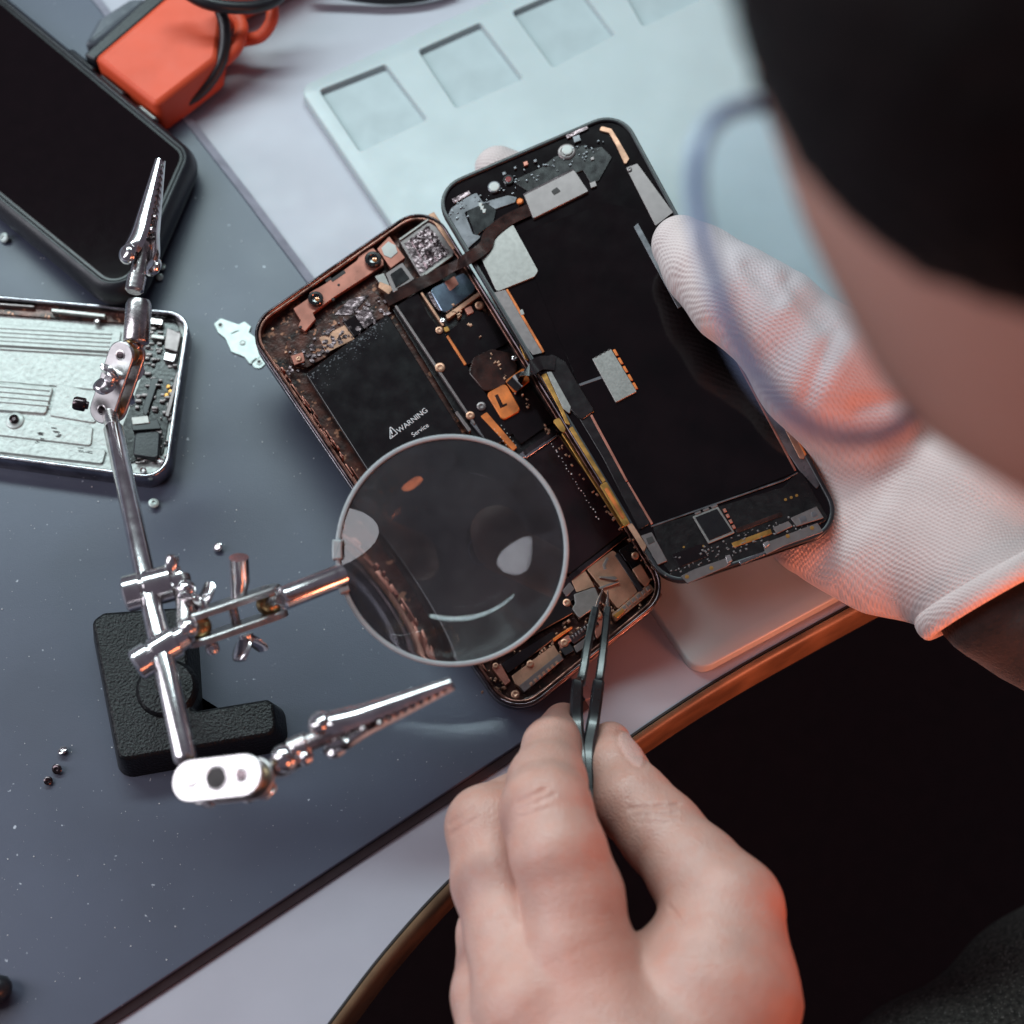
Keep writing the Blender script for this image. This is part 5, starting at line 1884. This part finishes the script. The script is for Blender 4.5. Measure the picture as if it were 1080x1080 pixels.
V, F = sdf_mesh(glove_field, (P(500, 200, 40).x, P(900, 720, 10).y, -10), (P(1160, 500, 40).x, P(520, 140, 30).y, 95), 1.1)
dv = V - C0
dz = dv @ CF
P2 = np.stack([540 + 540 / CAM_K * (dv @ CR) / dz, 540 - 540 / CAM_K * (dv @ CU) / dz], 1)
G = np.stack([(glove_field(V + np.eye(3)[k] * .4) - glove_field(V - np.eye(3)[k] * .4)) for k in range(3)], 1)
G /= np.linalg.norm(G, axis=1)[:, None] + 1e-9
disp = np.zeros(len(V))
for a, b, dep, w in folds:
    d2 = seg_dist(P2, np.array(a, float), np.array(b, float))
    disp -= dep * np.exp(-(d2 / w) ** 2) * (V[:, 2] > 20)
    disp += dep * .22 * np.exp(-((d2 - w * 2) / w) ** 2) * (V[:, 2] > 20)
V = V + G * disp[:, None]


def knit_material():
    m = material('white_knit', (.62, .51, .50), .85, var=.05, vscale=60, sheen=.25, rvar=.05)
    nt = m.node_tree
    nd_, ln_ = nt.nodes, nt.links
    b = nd_["Principled BSDF"]
    tc = nd_.new("ShaderNodeTexCoord")
    mp_ = nd_.new("ShaderNodeMapping")
    mp_.inputs["Rotation"].default_value = (R(12), R(20), R(36))
    ln_.new(tc.outputs["Object"], mp_.inputs["Vector"])
    sep = nd_.new("ShaderNodeSeparateXYZ")
    nz = nd_.new("ShaderNodeTexNoise")
    nz.inputs["Scale"].default_value = 40
    ln_.new(tc.outputs["Object"], nz.inputs["Vector"])
    vm = nd_.new("ShaderNodeVectorMath")
    vm.operation = 'MULTIPLY_ADD'
    vm.inputs[1].default_value = (.007, .007, .007)
    ln_.new(nz.outputs["Color"], vm.inputs[0])
    ln_.new(mp_.outputs[0], vm.inputs[2])
    ln_.new(vm.outputs[0], sep.inputs[0])
    outs = []
    for ch, pitch in ((0, .0014), (1, .00125)):
        mu = nd_.new("ShaderNodeMath")
        mu.operation = 'MULTIPLY'
        mu.inputs[1].default_value = 2 * math.pi / pitch
        ln_.new(sep.outputs[ch], mu.inputs[0])
        si = nd_.new("ShaderNodeMath")
        si.operation = 'SINE'
        ln_.new(mu.outputs[0], si.inputs[0])
        outs.append(si)
    mm_ = nd_.new("ShaderNodeMath")
    mm_.operation = 'MULTIPLY'
    ln_.new(outs[0].outputs[0], mm_.inputs[0])
    ln_.new(outs[1].outputs[0], mm_.inputs[1])
    ad = nd_.new("ShaderNodeMath")
    ln_.new(mm_.outputs[0], ad.inputs[0])
    ln_.new(outs[1].outputs[0], ad.inputs[1])
    bp = nd_.new("ShaderNodeBump")
    bp.inputs["Strength"].default_value = .26
    bp.inputs["Distance"].default_value = .0005
    ln_.new(ad.outputs[0], bp.inputs["Height"])
    ln_.new(bp.outputs[0], b.inputs["Normal"])
    src = b.inputs["Base Color"].links[0].from_socket
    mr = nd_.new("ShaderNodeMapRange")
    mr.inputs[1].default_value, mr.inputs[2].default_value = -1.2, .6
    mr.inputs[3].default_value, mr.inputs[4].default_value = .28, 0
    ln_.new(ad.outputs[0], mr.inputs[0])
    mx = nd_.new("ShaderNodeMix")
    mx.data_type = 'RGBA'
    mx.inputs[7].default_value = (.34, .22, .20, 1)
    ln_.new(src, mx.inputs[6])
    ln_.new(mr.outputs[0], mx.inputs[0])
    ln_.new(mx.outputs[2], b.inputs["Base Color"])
    return m


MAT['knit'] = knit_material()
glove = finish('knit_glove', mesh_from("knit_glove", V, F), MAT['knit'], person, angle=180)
d_, y_, x_ = basis(wa)
bm = bmesh.new()
rr = mm((1046, 622), 34, 82)
N, Mn = 56, 14
rings = []
for i in range(N):
    a = 2 * math.pi * i / N
    rad = x_ * math.cos(a) + y_ * math.sin(a)
    rings.append([wc + rad * (rr + 2.3 * math.cos(b_)) + d_ * (4.2 * math.sin(b_)) for b_ in [2 * math.pi * k / Mn for k in range(Mn)]])
vr = [[bm.verts.new(p) for p in r_] for r_ in rings]
for i in range(N):
    for j in range(Mn):
        bm.faces.new((vr[i][j], vr[(i + 1) % N][j], vr[(i + 1) % N][(j + 1) % Mn], vr[i][(j + 1) % Mn]))
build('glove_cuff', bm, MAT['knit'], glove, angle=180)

# ---- jacket and trousers
jk = union([cone(np.array([460., -240, 210]), np.array([480., -330, -200]), 105, 140), cone(np.array([470., -240, 170]), sh_l, 95, 66), cone(sh_l, el_l, 62, 56), cone(el_l, A((790, 1640), 50), 54, 44),
            cone(np.array([470., -240, 170]), sh_r, 95, 66), cone(sh_r, el_r, 60, 52), cone(el_r, np.array(wc) + np.array(wa) * 6, 50, 20.5)], 22)
V, F = sdf_mesh(lambda p: jk(p) + .9 * np.sin(p[:, 0] * .22 + p[:, 1] * .1) * np.sin(p[:, 2] * .2 + p[:, 1] * .17), (30, -730, -360), (660, 60, 340), 5.0)
finish('jacket', mesh_from("jacket", V, F), MAT['jacket'], person, angle=180)
tr = union([cone(A((960, 1330), -140), A((1330, 1010), -140), 72, 72), cone(A((700, 1900), -190), A((1000, 1300), -150), 80, 74)], 20)
V, F = sdf_mesh(lambda p: tr(p) + 1.4 * np.sin(p[:, 0] * .1 + p[:, 1] * .07), (0, -700, -300), (430, -60, -50), 5.0)
finish('trousers', mesh_from("trousers", V, F), MAT['trouser'], person, angle=180)

# ---- spectacles
gl = empty('spectacles', loc=tuple(P(850, 290, 285)), label="blurred spectacles with thin blue grey rims worn by the leaning person", cat="glasses")
ce = P(858, 285, 335)
va = (P(905, 455, 326) - P(795, 105, 343)) * .5
vb = P(752, 290, 343) - ce
off = Vector((46, 38, -6))
for o_ in (Vector((0, 0, 0)), off):
    bm = bmesh.new()
    pts = [ce + o_ + va * (abs(math.cos(a)) ** .85 * (1 if math.cos(a) > 0 else -1)) + vb * (abs(math.sin(a)) ** .85 * (1 if math.sin(a) > 0 else -1)) for a in [2 * math.pi * k / 48 for k in range(48)]]
    tube(bm, pts + [pts[0]], 1.4, 8)
    rm = build('rim', bm, MAT['frame_blue'], gl)
    nrm = va.cross(vb).normalized() * .6
    bm = bmesh.new()
    loops(bm, [[ce + o_ + (p - ce - o_) * .98 - nrm for p in pts], [ce + o_ + (p - ce - o_) * .98 + nrm for p in pts]])
    build('lens', bm, MAT['spectacle_glass'], gl)
bm = bmesh.new()
ball(bm, P(967, 322, 335), 2.3)
build('nose_pad', bm, MAT['pale_sensor'], gl)
bm = bmesh.new()
tube(bm, spline([ce + off * .35 + va * -.2, ce + off * .5 + va * -.3 + Vector((-3, -3, 3)), ce + off * .65 + va * -.2], 5), 1.0, 8)
build('bridge', bm, MAT['frame_blue'], gl)
for s in (0, 1):
    bm = bmesh.new()
    st = ce + off * s + (vb * -.9 if s else vb * -.9 + va * .1)
    tube(bm, spline([st, st + Vector((40, -18, 8)), Vector(HC) + Vector((20, -70 if s == 0 else 76, 0))], 6), 1.1, 8)
    build('temple_arm', bm, MAT['frame_blue'], gl)
